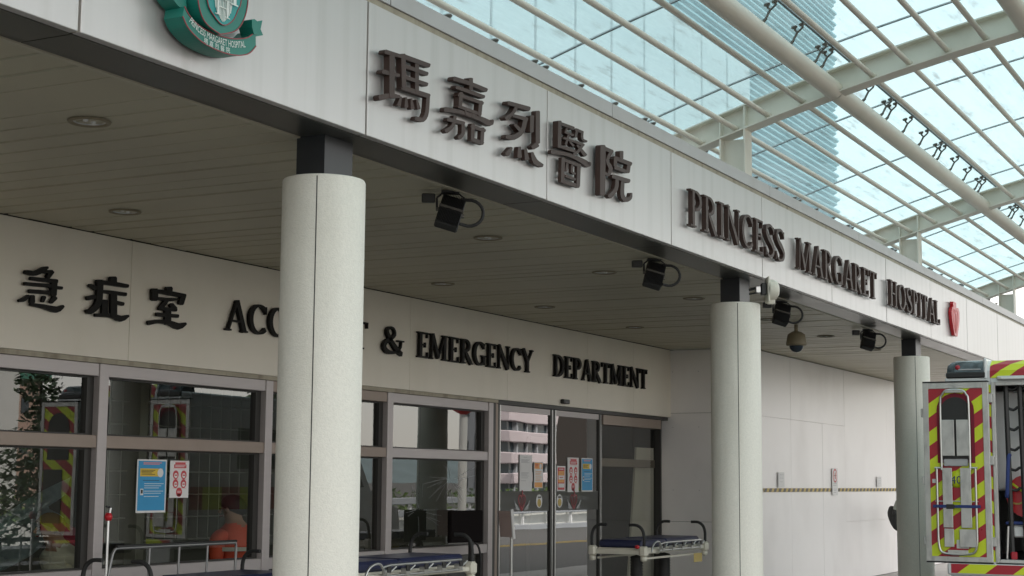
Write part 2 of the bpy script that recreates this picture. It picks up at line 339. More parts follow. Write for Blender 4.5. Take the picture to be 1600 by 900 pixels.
# ================================================================== ground
def sheet(name, x0, x1, y0, y1, z, m, kind='structure'):
    o = MB().add([(x0, y0, z), (x1, y0, z), (x1, y1, z), (x0, y1, z)], [(0, 1, 2, 3)]).build(name, m); return tag(o, kind=kind)
sheet('ground', -900, 1500, -1400, 900, -0.16, 'ground')
road = sheet('road', -60, 140, -9.0, 4.2, -0.12, 'ground')
pv = MB().box(-20, 60, 4.2, 40, -0.5, 0.0).build('pavement', 'paving'); tag(pv, kind='structure')
far_pv = MB().box(-60, 140, -16, -9, -0.5, 0.03).build('pavement', 'greyrender'); tag(far_pv, kind='structure')
for y in (-2.6, -2.9):
    tag(MB().box(-60, 140, y, y + 0.1, -0.12, -0.114).build('road_marking', 'roadyellow'), kind='structure')
hill_pts = []
hb = MB(); nX = 60
for i in range(nX + 1):
    x = 250 + i * 25; h = 9 + 13 * abs(math.sin(i * 0.37)) + 6 * math.sin(i * 0.9 + 1) + R.uniform(0, 3)
    hill_pts += [(x, -700, -2), (x, -760, max(6, h)), (x, -900, max(8, h * 1.5))]
hb.add(hill_pts, [(3 * i + a, 3 * i + 3 + a, 3 * i + 4 + a, 3 * i + 1 + a) for i in range(nX) for a in (0, 1)], True)
tag(hb.build('hills', 'hill'), kind='structure')
# ================================================================== entrance canopy
can = thing('entrance_canopy', 'long silver metal fascia and cream strip ceiling over the hospital entrance', 'canopy', (0, 0, 0))
XE = 31.0
k0 = -3; joints = [P0 + PD * k for k in range(k0, 11)]
pan = MB().bev(0.009, PD - 0.009, 0, 0.05, ZC, 4.296, 0.003).build('fascia_panel', 'fascia', can); pan.location = (joints[0], YF, 0)
sof = MB().box(0.004, PD - 0.004, 0.052, YI - YF - 0.02, ZC - 0.004, ZC + 0.03).build('soffit_panel', 'soffit', can); sof.location = (joints[0], YF, 0)
for x in joints[1:]:
    share(pan, 'fascia_panel', can, (x, YF + R.uniform(-.0015, .0015), 0)); share(sof, 'soffit_panel', can, (x, YF, R.uniform(-.001, .001)))
MB().box(joints[0], joints[-1] + PD, YF + 0.02, YI - 0.03, ZC + 0.005, 4.42).build('core', 'reveal', can)
rv = MB().use('reveal').box(joints[0], joints[-1] + PD, YF + 0.012, YF + 0.05, 4.298, 4.335)
rv.build('reveal_strip', 'reveal', can)
tj = [0.5, 3.0, 4.4, 7.53, 10.67, 14.365, 17.506, 20.651, 21.271, 24.4, 27.5, 30.6]
for a, b in zip(tj[:-1], tj[1:]):
    MB().bev(a + 0.005, b - 0.005, YF, YF + 0.34, 4.337, 4.445, 0.003).build('coping_panel', 'band', can)
MB().box(joints[0], joints[-1] + PD, YI - 0.018, YI + 0.012, ZC - 0.012, ZC + 0.05).build('edge_trim', 'trim', can)
# ceiling strips, each its own piece
sl = MB()
prof = [(0.006, 0.02), (0.012, 0.0), (0.2157, 0.0), (0.2217, 0.02)]
vs = []; 
for y in (YI + 0.012, YW - 0.004): vs += [(a, y, ZC + b) for a, b in prof]
sl.add(vs, [(0, 1, 5, 4), (1, 2, 6, 5), (2, 3, 7, 6)])
sl0 = sl.build('ceiling_slat', 'slat', can); xs = 2.0 + 0.014
sl0.location = (xs, 0, 0)
n_sl = int((31 - xs) / 0.2277)
for i in range(1, n_sl): share(sl0, 'ceiling_slat', can, (xs + i * 0.2277, 0, R.uniform(0, 0.003)), (0, R.uniform(-0.006, 0.006), 0))
MB().box(0, XE, YI, YW + 0.2, ZC + 0.03, ZC + 0.2).build('ceiling_deck', 'slatgap', can)
MB().box(0, XE, YI + 0.2, YW + 0.2, 4.2, 4.3).build('roof_deck', 'band', can)
# ================================================================== columns
def column(x, label):
    t = thing('round_column', label, 'column', (x, 5.05, 0), 0, 'round columns under the fascia')
    r = 0.2345
    prof = [(r, 0.0), (r, 3.27), (r - 0.006, 3.283), (r - 0.02, 3.285), (0, 3.285)]
    MB().lathe((0, 0, 0), prof, 64).build('shaft', 'column', t)
    # vertical sheet joint facing the camera side
    a = rad(205)
    MB().box(r - 0.004, r + 0.0012, -0.003, 0.003, 0.0, 3.27, Matrix.Rotation(a, 4, 'Z')).build('joint_line', 'joint', t)
    MB().box(r - 0.004, r + 0.0012, -0.003, 0.003, 0.0, 3.27, Matrix.Rotation(rad(25), 4, 'Z')).build('joint_line', 'joint', t)
    nk = MB(); w = 0.14; e = 0.095
    nk.box(-w, w, -e, -e + 0.016, 3.285, ZC - 0.004); nk.box(-w, w, e - 0.016, e, 3.285, ZC - 0.004); nk.box(-w, -w + 0.012, -e + 0.016, e - 0.016, 3.285, ZC - 0.004); nk.box(-0.006, 0.006, -e + 0.016, e - 0.016, 3.285, ZC - 0.004)
    nk.build('steel_neck', 'steelblack', t)
    return t
column(7.294, 'nearest and widest white round column, black steel neck on top, in front of the ACCIDENT lettering')
column(14.125, 'middle white round column beside the cream horn speaker, in front of the hoarding corner')
column(20.99, 'farthest round column, grey in shade, beside the open ambulance door')
column(27.82, 'round column hidden beyond the ambulance at the far end of the fascia') if False else None
# ================================================================== lettering engine
def arc(cx, cy, rx, ry, a0, a1, thin, thick, n=14):
    out = []
    for i in range(n + 1):
        a = rad(a0 + (a1 - a0) * i / n); out.append((cx + rx * math.cos(a), cy + ry * math.sin(a), thin + (thick - thin) * abs(math.cos(a)) ** 1.3))
    return out
TH, TN = 0.15, 0.055
def stem(x, y0=0, y1=1, w=TH, s0=1, s1=1):
    o = [[(x, y0, w), (x, y1, w)]]
    if s0: o.append([(x - w / 2 - 0.055, y0 + 0.022, 0.045), (x + w / 2 + 0.055, y0 + 0.022, 0.045)])
    if s1: o.append([(x - w / 2 - 0.055, y1 - 0.022, 0.045), (x + w / 2 + 0.055, y1 - 0.022, 0.045)])
    return o
def tick(x, y, h): return [(x, y - h / 2, 0.05), (x, y + h / 2, 0.05)]
def S_(w): return [smooth([(.52, .80, .05), (.44, .93, .07), (.29, .97, .075), (.14, .89, .12), (.11, .74, .14), (.22, .58, .16), (.40, .44, .16), (.52, .28, .14), (.48, .11, .11), (.33, .03, .07), (.18, .05, .06), (.08, .2, .05)], 3), tick(.53, .84, .22), tick(.07, .15, .24)]
LAT = {
 'P': (.60, stem(.16) + [arc(.26, .73, .25, .245, 92, -92, .055, .15), [(.16, .973, .05), (.27, .973, .05)], [(.16, .487, .05), (.27, .487, .05)]]),
 'R': (.70, stem(.16) + [arc(.26, .745, .24, .23, 92, -92, .055, .14), [(.16, .973, .05), (.27, .973, .05)], [(.16, .517, .05), (.27, .517, .05)], [(.30, .52, .13), (.46, .26, .15), (.62, .02, .15)], [(.56, .022, .045), (.72, .022, .045)]]),
 'I': (.34, stem(.17)),
 'N': (.80, stem(.13, w=.065, s1=1) + stem(.68, w=.065, s0=0) + [[(.13, .99, .15), (.66, .02, .15)]]),
 'C': (.66, [arc(.37, .5, .29, .465, 42, 318, .055, .16, 22), tick(.60, .82, .26)]),
 'E': (.58, stem(.16) + [[(.16, .972, .052), (.52, .972, .052)], [(.16, .51, .05), (.42, .51, .05)], [(.16, .028, .052), (.54, .028, .052)], tick(.51, .89, .2), tick(.42, .51, .2), tick(.54, .12, .22)]),
 'S': (.60, S_(0)),
 'M': (.96, [[(.10, 0, .065), (.14, 1, .065)], [(.16, .99, .15), (.46, .06, .15)], [(.46, .06, .06), (.78, .99, .06)]] + stem(.80) + [[(.02, .022, .045), (.2, .022, .045)], [(.04, .978, .045), (.2, .978, .045)]]),
 'A': (.74, [[(.10, .01, .065), (.37, 1, .065)], [(.37, 1, .15), (.64, .01, .16)], [(.19, .33, .05), (.55, .33, .05)], [(.02, .022, .045), (.2, .022, .045)], [(.53, .022, .045), (.76, .022, .045)]]),
 'G': (.72, [arc(.37, .5, .29, .465, 42, 300, .055, .16, 22), tick(.60, .82, .24), [(.60, .04, .14), (.60, .42, .14)], [(.48, .42, .045), (.72, .42, .045)]]),
 'T': (.66, stem(.33, s1=0) + [[(.03, .972, .052), (.63, .972, .052)], tick(.05, .88, .2), tick(.61, .88, .2)]),
 'H': (.78, stem(.16) + stem(.62) + [[(.2, .51, .055), (.6, .51, .055)]]),
 'O': (.76, [arc(.38, .5, .30, .465, 0, 360, .055, .16, 28)]),
 'L': (.58, stem(.16) + [[(.16, .028, .052), (.54, .028, .052)], tick(.54, .13, .24)]),
 'Y': (.72, [[(.09, 1, .15), (.36, .46, .15)], [(.64, 1, .065), (.38, .48, .065)]] + stem(.36, 0, .5, s1=0) + [[(.0, .978, .045), (.2, .978, .045)], [(.55, .978, .045), (.73, .978, .045)]]),
 'D': (.74, stem(.16) + [arc(.24, .5, .40, .472, 90, -90, .055, .17, 18), [(.16, .972, .052), (.25, .972, .052)], [(.16, .028, .052), (.25, .028, .052)]]),
 '&': (.86, [smooth([(.80, .30, .05), (.68, .10, .06), (.45, .02, .09), (.20, .05, .14), (.08, .22, .16), (.16, .40, .13), (.36, .54, .1), (.52, .72, .1), (.48, .92, .07), (.34, .97, .07), (.22, .88, .1), (.22, .72, .13), (.40, .42, .16), (.64, .14, .17), (.84, .0, .13)], 3), [(.66, .5, .045), (.92, .5, .045)], [(.80, .3, .05), (.82, .48, .05)]]),
}
def glyph(mb, strokes, x0, z0, sx, sz, yf, d):
    for i, st in enumerate(strokes):
        dy = 0.0011 * i
        k = (sx + sz) / 2
        # widths are in glyph units; scale x and z separately after laying the stroke out at unit aspect
        pts = [(a * sx, b * sz, w * min(sx, sz) * 1.08) for a, b, w in st]
        mb.strip(pts, lambda a, b, q, dy=dy: (x0 + a, yf + dy + q, z0 + b), d - dy)
def word(parent, text, xa, xb, z0, z1, yf, d, matn, wt=1.0):
    tot = sum(LAT[c][0] for c in text) + 0.03 * (len(text) - 1); u = (xb - xa) / tot; x = xa
    for c in text:
        mb = MB(); glyph(mb, [[(a_, b_, w_ * wt) for a_, b_, w_ in st_] for st_ in LAT[c][1]], x, z0, u, z1 - z0, yf, d); mb.build('letter', matn, parent); x += u * (LAT[c][0] + 0.03)
# brush strokes of the Chinese characters: left and right edge of each stroke, millimetres along and up the wall
CJK = {
 '急': [([(8575,3109),(8582,3103),(8607,3100),(8644,3096),(8685,3100),(8724,3115),(8758,3134),(8782,3150),(8795,3159),(8803,3166),(8809,3171),(8811,3176)],[(8580,3127),(8590,3132),(8615,3132),(8648,3132),(8675,3135),(8701,3146),(8732,3162),(8759,3175),(8779,3182),(8791,3184),(8799,3185),(8805,3184)]),([(8764,3134),(8772,3130),(8849,3134),(8858,3141)],[(8764,3149),(8772,3154),(8849,3164),(8858,3159)]),([(8847,3163),(8834,3159),(8796,3110),(8798,3102)],[(8869,3154),(8871,3145),(8830,3097),(8818,3094)]),([(8636,3068),(8643,3063),(8907,3069),(8917,3075)],[(8638,3084),(8646,3089),(8910,3099),(8918,3093)]),([(8867,3098),(8855,3088),(8847,2976),(8859,2967)],[(8903,3100),(8914,3091),(8910,2979),(8897,2968)]),([(8579,3022),(8586,3017),(8847,3029),(8856,3035)],[(8580,3038),(8588,3043),(8849,3056),(8857,3051)]),([(8840,3027),(8847,3023),(8966,3027),(8974,3032)],[(8842,3042),(8849,3047),(8968,3051),(8975,3047)]),([(8631,2971),(8639,2965),(8902,2980),(8911,2987)],[(8632,2988),(8640,2994),(8903,3010),(8912,3005)]),([(8628,2952),(8621,2951),(8608,2943),(8590,2933),(8575,2925),(8562,2919),(8547,2911),(8535,2906),(8531,2901)],[(8639,2945),(8639,2939),(8630,2929),(8616,2914),(8598,2900),(8576,2892),(8557,2889),(8543,2887),(8536,2889)]),([(8656,2953),(8648,2946),(8642,2897),(8653,2889)],[(8682,2955),(8691,2949),(8696,2901),(8685,2891)]),([(8648,2876),(8655,2871),(8688,2870),(8736,2868),(8783,2864),(8828,2857),(8875,2848),(8924,2846),(8965,2861),(8990,2882),(9003,2896),(9005,2902)],[(8650,2890),(8658,2895),(8692,2895),(8741,2896),(8791,2897),(8840,2895),(8887,2894),(8919,2894),(8940,2897),(8965,2905),(8985,2912),(8994,2912)]),([(8784,2962),(8773,2957),(8762,2918),(8766,2912)],[(8807,2958),(8811,2950),(8790,2913),(8782,2910)]),([(8899,2975),(8883,2972),(8849,2925),(8850,2917)],[(8926,2962),(8927,2951),(8878,2911),(8867,2909)])],
 '症': [([(9502,3192),(9488,3179),(9492,3140),(9507,3131)],[(9546,3197),(9561,3188),(9562,3148),(9548,3136)]),([(9337,3123),(9346,3117),(9393,3118),(9459,3120),(9525,3121),(9587,3121),(9649,3122),(9693,3122),(9703,3128)],[(9339,3142),(9349,3148),(9396,3150),(9463,3153),(9530,3155),(9593,3154),(9655,3152),(9699,3151),(9707,3145)]),([(9355,3150),(9342,3138),(9343,3103),(9345,3055),(9343,3013),(9338,2986),(9331,2967),(9322,2951),(9304,2932),(9281,2913),(9267,2902),(9274,2899),(9268,2901),(9261,2905),(9253,2906)],[(9396,3154),(9410,3145),(9411,3110),(9412,3060),(9410,3015),(9405,2983),(9396,2956),(9379,2930),(9350,2904),(9317,2883),(9285,2869),(9252,2872),(9240,2886),(9237,2894),(9239,2899)]),([(9256,3091),(9259,3085),(9322,3061),(9337,3065)],[(9265,3105),(9276,3108),(9346,3095),(9351,3085)]),([(9244,2979),(9256,2975),(9335,2995),(9343,3004)],[(9237,2998),(9245,3007),(9324,3027),(9336,3023)]),([(9390,3057),(9396,3052),(9430,3052),(9479,3052),(9529,3052),(9584,3053),(9640,3053),(9680,3054),(9690,3060)],[(9391,3070),(9399,3075),(9433,3076),(9482,3079),(9533,3081),(9588,3082),(9644,3082),(9684,3083),(9692,3077)]),([(9517,3076),(9503,3063),(9514,2879),(9529,2870)],[(9561,3081),(9577,3071),(9587,2886),(9573,2874)]),([(9562,2985),(9569,2979),(9654,2973),(9664,2978)],[(9567,3002),(9578,3007),(9662,3002),(9669,2995)]),([(9425,3000),(9412,2989),(9414,2888),(9428,2879)],[(9466,3004),(9480,2995),(9482,2894),(9469,2882)]),([(9341,2860),(9350,2855),(9397,2860),(9464,2865),(9521,2867),(9559,2860),(9594,2848),(9639,2844),(9683,2859),(9714,2880),(9733,2894),(9735,2899)],[(9340,2877),(9348,2883),(9396,2889),(9463,2896),(9527,2901),(9577,2899),(9615,2894),(9637,2892),(9662,2895),(9695,2902),(9720,2908),(9727,2907)])],
 '室': [([(10176,3186),(10161,3173),(10169,3136),(10183,3128)],[(10224,3192),(10241,3182),(10236,3144),(10223,3132)]),([(10000,3152),(9985,3139),(9992,3058),(10006,3049)],[(10047,3157),(10063,3147),(10061,3064),(10048,3053)]),([(9986,3126),(9994,3120),(10046,3120),(10121,3120),(10196,3119),(10272,3119),(10349,3118),(10403,3118),(10416,3124)],[(9989,3143),(9999,3149),(10051,3151),(10126,3154),(10203,3155),(10279,3154),(10357,3152),(10411,3151),(10421,3144)]),([(10373,3143),(10357,3135),(10330,3066),(10338,3056)],[(10410,3140),(10419,3129),(10391,3060),(10375,3052)]),([(10061,3071),(10068,3066),(10103,3065),(10152,3064),(10202,3065),(10247,3071),(10289,3080),(10318,3087),(10324,3092)],[(10064,3085),(10072,3090),(10107,3092),(10156,3094),(10202,3097),(10244,3101),(10285,3104),(10314,3107),(10322,3104)]),([(10178,3086),(10163,3083),(10090,3011),(10092,3001)],[(10202,3077),(10203,3067),(10133,2994),(10118,2991)]),([(10083,2988),(10092,2983),(10304,2991),(10314,2997)],[(10084,3006),(10094,3012),(10307,3021),(10316,3015)]),([(10222,3041),(10222,3030),(10266,2995),(10284,2995)],[(10247,3057),(10262,3057),(10314,3026),(10313,3014)]),([(10058,2936),(10067,2930),(10332,2941),(10342,2947)],[(10059,2954),(10069,2960),(10334,2971),(10344,2965)]),([(10176,3009),(10161,2995),(10167,2880),(10183,2870)],[(10224,3013),(10241,3003),(10247,2887),(10231,2874)]),([(9962,2852),(9977,2847),(10004,2854),(10042,2864),(10082,2871),(10123,2874),(10165,2876),(10205,2874),(10246,2864),(10292,2850),(10346,2844),(10396,2859),(10428,2880),(10447,2895),(10450,2901)],[(9955,2874),(9964,2883),(9992,2889),(10034,2896),(10078,2903),(10122,2907),(10169,2911),(10218,2912),(10270,2907),(10318,2901),(10348,2898),(10372,2899),(10404,2906),(10430,2912),(10440,2911)])],
 '瑪': [([(7369,4008),(7376,4003),(7549,4021),(7559,4026)],[(7376,4024),(7388,4031),(7559,4043),(7565,4040)]),([(7436,4028),(7425,4019),(7433,3767),(7445,3763)],[(7470,4036),(7481,4032),(7489,3780),(7478,3771)]),([(7350,3888),(7357,3884),(7529,3903),(7539,3908)],[(7356,3904),(7368,3911),(7538,3925),(7544,3922)]),([(7329,3727),(7344,3725),(7377,3737),(7423,3753),(7463,3766),(7493,3774),(7521,3779),(7541,3783),(7550,3787)],[(7321,3744),(7330,3754),(7364,3765),(7412,3781),(7459,3794),(7497,3799),(7528,3801),(7548,3802),(7554,3799)]),([(7565,4051),(7556,4043),(7569,3856),(7579,3853)],[(7595,4059),(7605,4056),(7618,3868),(7609,3860)]),([(7558,4030),(7565,4024),(7867,4041),(7881,4048)],[(7568,4048),(7582,4055),(7884,4070),(7891,4065)]),([(7593,3981),(7598,3976),(7849,3987),(7861,3992)],[(7600,3994),(7611,3999),(7864,4013),(7870,4008)]),([(7595,3916),(7601,3912),(7851,3923),(7863,3929)],[(7602,3930),(7612,3935),(7865,3949),(7872,3945)]),([(7727,4045),(7719,4038),(7724,3865),(7732,3862)],[(7753,4051),(7762,4048),(7767,3875),(7758,3868)]),([(7565,3848),(7572,3843),(7877,3857),(7892,3863)],[(7573,3864),(7586,3870),(7894,3888),(7902,3882)]),([(7866,3881),(7858,3875),(7855,3844),(7851,3802),(7844,3767),(7832,3745),(7820,3732),(7812,3726),(7797,3723),(7770,3722),(7747,3721),(7736,3717)],[(7890,3886),(7898,3883),(7896,3852),(7893,3809),(7887,3772),(7876,3746),(7859,3724),(7829,3704),(7789,3696),(7754,3696),(7732,3697),(7726,3702)]),([(7572,3801),(7568,3799),(7531,3744),(7538,3739)],[(7582,3802),(7584,3800),(7575,3747),(7564,3741)]),([(7629,3809),(7626,3806),(7615,3749),(7624,3746)],[(7640,3812),(7643,3810),(7657,3758),(7649,3751)]),([(7688,3815),(7685,3812),(7687,3754),(7697,3751)],[(7699,3818),(7703,3817),(7729,3765),(7722,3758)]),([(7751,3822),(7749,3820),(7762,3768),(7771,3766)],[(7760,3825),(7764,3825),(7800,3780),(7794,3774)])],
 '嘉': [([(8148,4033),(8156,4028),(8212,4033),(8292,4040),(8370,4045),(8444,4048),(8516,4049),(8568,4050),(8582,4056)],[(8157,4051),(8171,4058),(8226,4062),(8307,4068),(8386,4072),(8462,4075),(8536,4077),(8587,4078),(8594,4073)]),([(8362,4095),(8353,4087),(8357,4020),(8366,4017)],[(8392,4101),(8401,4098),(8401,4030),(8392,4023)]),([(8184,3990),(8191,3986),(8542,4002),(8554,4008)],[(8193,4004),(8204,4010),(8557,4027),(8563,4022)]),([(8245,3978),(8235,3971),(8228,3889),(8236,3886)],[(8274,3983),(8283,3980),(8271,3897),(8262,3891)]),([(8218,3950),(8225,3946),(8531,3959),(8543,3964)],[(8227,3965),(8239,3970),(8545,3982),(8551,3978)]),([(8501,3981),(8490,3974),(8477,3882),(8485,3879)],[(8531,3986),(8540,3983),(8522,3890),(8512,3883)]),([(8222,3879),(8227,3875),(8510,3885),(8521,3889)],[(8229,3892),(8239,3896),(8523,3906),(8529,3902)]),([(8314,3885),(8310,3881),(8321,3853),(8328,3852)],[(8329,3890),(8335,3889),(8347,3861),(8343,3857)]),([(8424,3897),(8417,3893),(8401,3856),(8405,3853)],[(8439,3898),(8443,3895),(8427,3858),(8420,3854)]),([(8062,3821),(8074,3817),(8117,3825),(8180,3835),(8250,3844),(8332,3848),(8422,3851),(8500,3852),(8554,3849),(8597,3845),(8643,3846),(8688,3866),(8696,3884),(8695,3893),(8692,3897)],[(8066,3840),(8080,3848),(8123,3854),(8188,3862),(8262,3870),(8347,3876),(8441,3882),(8523,3885),(8584,3886),(8630,3885),(8650,3884),(8646,3880),(8656,3885),(8668,3893),(8676,3896)]),([(8102,3771),(8110,3767),(8308,3784),(8320,3790)],[(8109,3787),(8121,3793),(8318,3808),(8326,3804)]),([(8192,3821),(8183,3815),(8178,3798),(8170,3774),(8158,3754),(8135,3738),(8104,3722),(8080,3710),(8077,3701)],[(8214,3824),(8221,3820),(8217,3803),(8209,3777),(8194,3751),(8166,3727),(8134,3707),(8112,3693),(8096,3691)]),([(8290,3804),(8282,3798),(8284,3778),(8286,3750),(8283,3728),(8271,3717),(8254,3707),(8240,3699),(8238,3691)],[(8313,3809),(8321,3807),(8324,3787),(8328,3758),(8325,3731),(8307,3710),(8284,3694),(8269,3685),(8255,3683)]),([(8419,3817),(8410,3811),(8406,3711),(8415,3708)],[(8445,3823),(8454,3819),(8450,3719),(8441,3713)]),([(8401,3793),(8408,3788),(8582,3794),(8593,3799)],[(8410,3807),(8422,3812),(8595,3817),(8602,3813)]),([(8549,3819),(8539,3812),(8530,3712),(8538,3708)],[(8576,3824),(8585,3820),(8575,3719),(8565,3713)]),([(8401,3710),(8408,3705),(8558,3708),(8572,3713)],[(8411,3726),(8425,3732),(8575,3735),(8583,3729)])],
 '烈': [([(8858,4038),(8867,4033),(9164,4055),(9181,4063)],[(8867,4054),(8881,4061),(9181,4088),(9191,4082)]),([(8991,4061),(8977,4056),(8963,4039),(8943,4015),(8921,3994),(8890,3975),(8854,3957),(8828,3943),(8825,3935)],[(9017,4060),(9021,4054),(9005,4037),(8981,4012),(8954,3988),(8920,3964),(8886,3943),(8862,3928),(8845,3926)]),([(8937,3971),(8944,3968),(9137,3980),(9152,3986)],[(8944,3985),(8956,3990),(9152,4009),(9161,4004)]),([(9109,4002),(9094,3994),(9085,3968),(9071,3932),(9051,3902),(9020,3882),(8981,3863),(8949,3850),(8922,3843),(8891,3838),(8866,3835),(8852,3829)],[(9146,4007),(9156,4001),(9146,3975),(9131,3936),(9105,3899),(9065,3867),(9017,3841),(8968,3820),(8918,3809),(8877,3807),(8852,3807),(8844,3812)]),([(8961,3921),(8962,3915),(9028,3892),(9042,3894)],[(8979,3932),(8990,3934),(9064,3915),(9064,3908)]),([(9209,4036),(9197,4028),(9192,3921),(9203,3918)],[(9243,4043),(9254,4040),(9248,3932),(9237,3924)]),([(9291,4085),(9279,4076),(9281,3863),(9294,3859)],[(9330,4094),(9343,4090),(9346,3875),(9333,3866)]),([(9308,3869),(9285,3866),(9223,3830),(9219,3821)],[(9335,3856),(9330,3845),(9260,3813),(9241,3810)]),([(8936,3768),(8927,3765),(8852,3711),(8855,3702)],[(8954,3766),(8955,3762),(8908,3704),(8888,3698)]),([(9042,3790),(9034,3784),(9023,3717),(9036,3712)],[(9066,3795),(9074,3792),(9087,3729),(9074,3720)]),([(9131,3791),(9124,3785),(9132,3720),(9147,3717)],[(9155,3797),(9164,3796),(9197,3736),(9186,3727)]),([(9229,3788),(9225,3783),(9228,3766),(9236,3742),(9259,3721),(9304,3713),(9352,3714),(9385,3715),(9399,3720)],[(9250,3794),(9259,3794),(9275,3781),(9298,3765),(9319,3754),(9343,3749),(9379,3744),(9407,3741),(9413,3736)])],
 '醫': [([(9620,4085),(9609,4078),(9604,3895),(9615,3891)],[(9653,4092),(9664,4089),(9658,3905),(9647,3897)]),([(9611,4062),(9618,4058),(9854,4068),(9868,4074)],[(9621,4077),(9634,4082),(9871,4093),(9878,4088)]),([(9613,3901),(9620,3897),(9877,3908),(9891,3913)],[(9622,3915),(9635,3920),(9893,3932),(9900,3928)]),([(9752,4060),(9745,4057),(9720,4029),(9723,4026)],[(9768,4060),(9770,4057),(9745,4029),(9738,4026)]),([(9715,4020),(9720,4017),(9856,4022),(9866,4026)],[(9722,4030),(9732,4034),(9869,4039),(9874,4036)]),([(9701,3976),(9706,3973),(9868,3980),(9878,3983)],[(9708,3986),(9717,3990),(9880,3997),(9885,3994)]),([(9790,4033),(9781,4029),(9732,3940),(9736,3937)],[(9809,4035),(9814,4032),(9764,3942),(9755,3938)]),([(9802,3974),(9801,3970),(9860,3948),(9871,3950)],[(9815,3981),(9823,3982),(9888,3964),(9888,3959)]),([(9925,4093),(9916,4088),(9894,4026),(9901,4023)],[(9949,4096),(9955,4093),(9934,4031),(9924,4026)]),([(9899,4076),(9905,4072),(10023,4075),(10037,4079)],[(9909,4089),(9922,4094),(10041,4097),(10047,4093)]),([(10012,4088),(10003,4082),(10002,4068),(10003,4047),(10012,4030),(10040,4023),(10072,4023),(10094,4024),(10104,4028)],[(10038,4093),(10047,4090),(10044,4075),(10042,4056),(10046,4043),(10061,4041),(10086,4041),(10107,4042),(10112,4038)]),([(9893,3988),(9899,3984),(10047,3987),(10059,3992)],[(9903,4001),(9915,4005),(10063,4008),(10069,4004)]),([(10041,4010),(10028,4006),(10004,3985),(9971,3957),(9942,3935),(9920,3923),(9897,3914),(9879,3907),(9874,3902)],[(10065,4008),(10067,4003),(10044,3982),(10010,3953),(9975,3927),(9941,3910),(9910,3900),(9891,3894),(9881,3894)]),([(9938,3975),(9937,3970),(10060,3916),(10079,3918)],[(9954,3984),(9965,3985),(10111,3942),(10110,3934)]),([(9527,3840),(9540,3836),(9603,3845),(9693,3858),(9780,3867),(9861,3869),(9941,3866),(10006,3862),(10048,3856),(10079,3849),(10121,3847),(10177,3867),(10185,3884),(10183,3892),(10178,3896)],[(9532,3859),(9548,3868),(9611,3875),(9702,3886),(9795,3894),(9884,3898),(9971,3899),(10045,3899),(10099,3897),(10135,3893),(10141,3891),(10120,3882),(10129,3884),(10141,3890),(10152,3895)]),([(9711,3845),(9699,3838),(9690,3668),(9701,3664)],[(9744,3851),(9755,3847),(9745,3677),(9734,3670)]),([(9701,3824),(9708,3819),(9999,3826),(10013,3831)],[(9711,3838),(9725,3843),(10016,3850),(10023,3846)]),([(9972,3846),(9960,3838),(9946,3682),(9957,3678)],[(10007,3852),(10018,3848),(10004,3691),(9992,3683)]),([(9701,3670),(9709,3665),(9981,3674),(9996,3680)],[(9711,3686),(9726,3692),(9998,3701),(10007,3696)]),([(9797,3834),(9789,3830),(9768,3759),(9774,3757)],[(9817,3836),(9823,3834),(9801,3763),(9794,3759)]),([(9880,3841),(9872,3837),(9867,3817),(9861,3789),(9862,3767),(9886,3758),(9916,3760),(9935,3762),(9943,3766)],[(9900,3844),(9906,3841),(9901,3822),(9895,3795),(9895,3777),(9904,3774),(9923,3775),(9940,3777),(9946,3775)]),([(9772,3721),(9778,3717),(9930,3718),(9942,3722)],[(9781,3733),(9793,3737),(9945,3738),(9951,3734)])],
 '院': [([(10331,4052),(10313,4040),(10306,3681),(10324,3675)],[(10387,4063),(10405,4057),(10397,3695),(10379,3684)]),([(10329,4026),(10338,4019),(10519,4025),(10536,4031)],[(10345,4045),(10364,4052),(10542,4054),(10550,4049)]),([(10512,4053),(10492,4046),(10468,4021),(10436,3986),(10416,3952),(10429,3927),(10454,3910),(10465,3898),(10461,3885),(10450,3868),(10445,3860),(10451,3861),(10432,3864),(10416,3867),(10405,3865)],[(10548,4051),(10553,4044),(10524,4019),(10487,3986),(10469,3961),(10483,3947),(10516,3935),(10540,3916),(10530,3889),(10505,3865),(10471,3844),(10426,3839),(10402,3846),(10389,3851),(10389,3856)]),([(10681,4075),(10667,4066),(10670,4015),(10683,4012)],[(10724,4083),(10738,4079),(10735,4028),(10722,4019)]),([(10577,4004),(10564,3996),(10563,3938),(10574,3935)],[(10615,4011),(10627,4007),(10620,3948),(10608,3941)]),([(10565,3993),(10574,3987),(10873,3994),(10894,4001)],[(10580,4013),(10600,4020),(10901,4028),(10911,4022)]),([(10840,4020),(10825,4012),(10792,3934),(10803,3929)],[(10879,4025),(10890,4020),(10863,3942),(10846,3934)]),([(10575,3925),(10583,3919),(10790,3923),(10808,3929)],[(10589,3942),(10607,3948),(10814,3952),(10823,3946)]),([(10533,3849),(10544,3843),(10850,3859),(10870,3867)],[(10546,3868),(10565,3875),(10872,3892),(10883,3886)]),([(10617,3860),(10604,3852),(10602,3829),(10597,3799),(10583,3772),(10550,3748),(10504,3722),(10470,3703),(10468,3693)],[(10656,3866),(10668,3862),(10667,3840),(10664,3807),(10648,3772),(10608,3738),(10560,3708),(10527,3688),(10502,3684)]),([(10729,3866),(10715,3858),(10708,3826),(10699,3780),(10699,3742),(10716,3720),(10747,3707),(10789,3703),(10839,3712),(10880,3728),(10910,3746),(10923,3765),(10924,3782),(10924,3793),(10918,3795)],[(10768,3871),(10780,3867),(10774,3835),(10768,3791),(10770,3758),(10785,3745),(10803,3741),(10814,3740),(10822,3741),(10843,3746),(10862,3752),(10875,3762),(10884,3777),(10891,3789),(10898,3792)])],
}
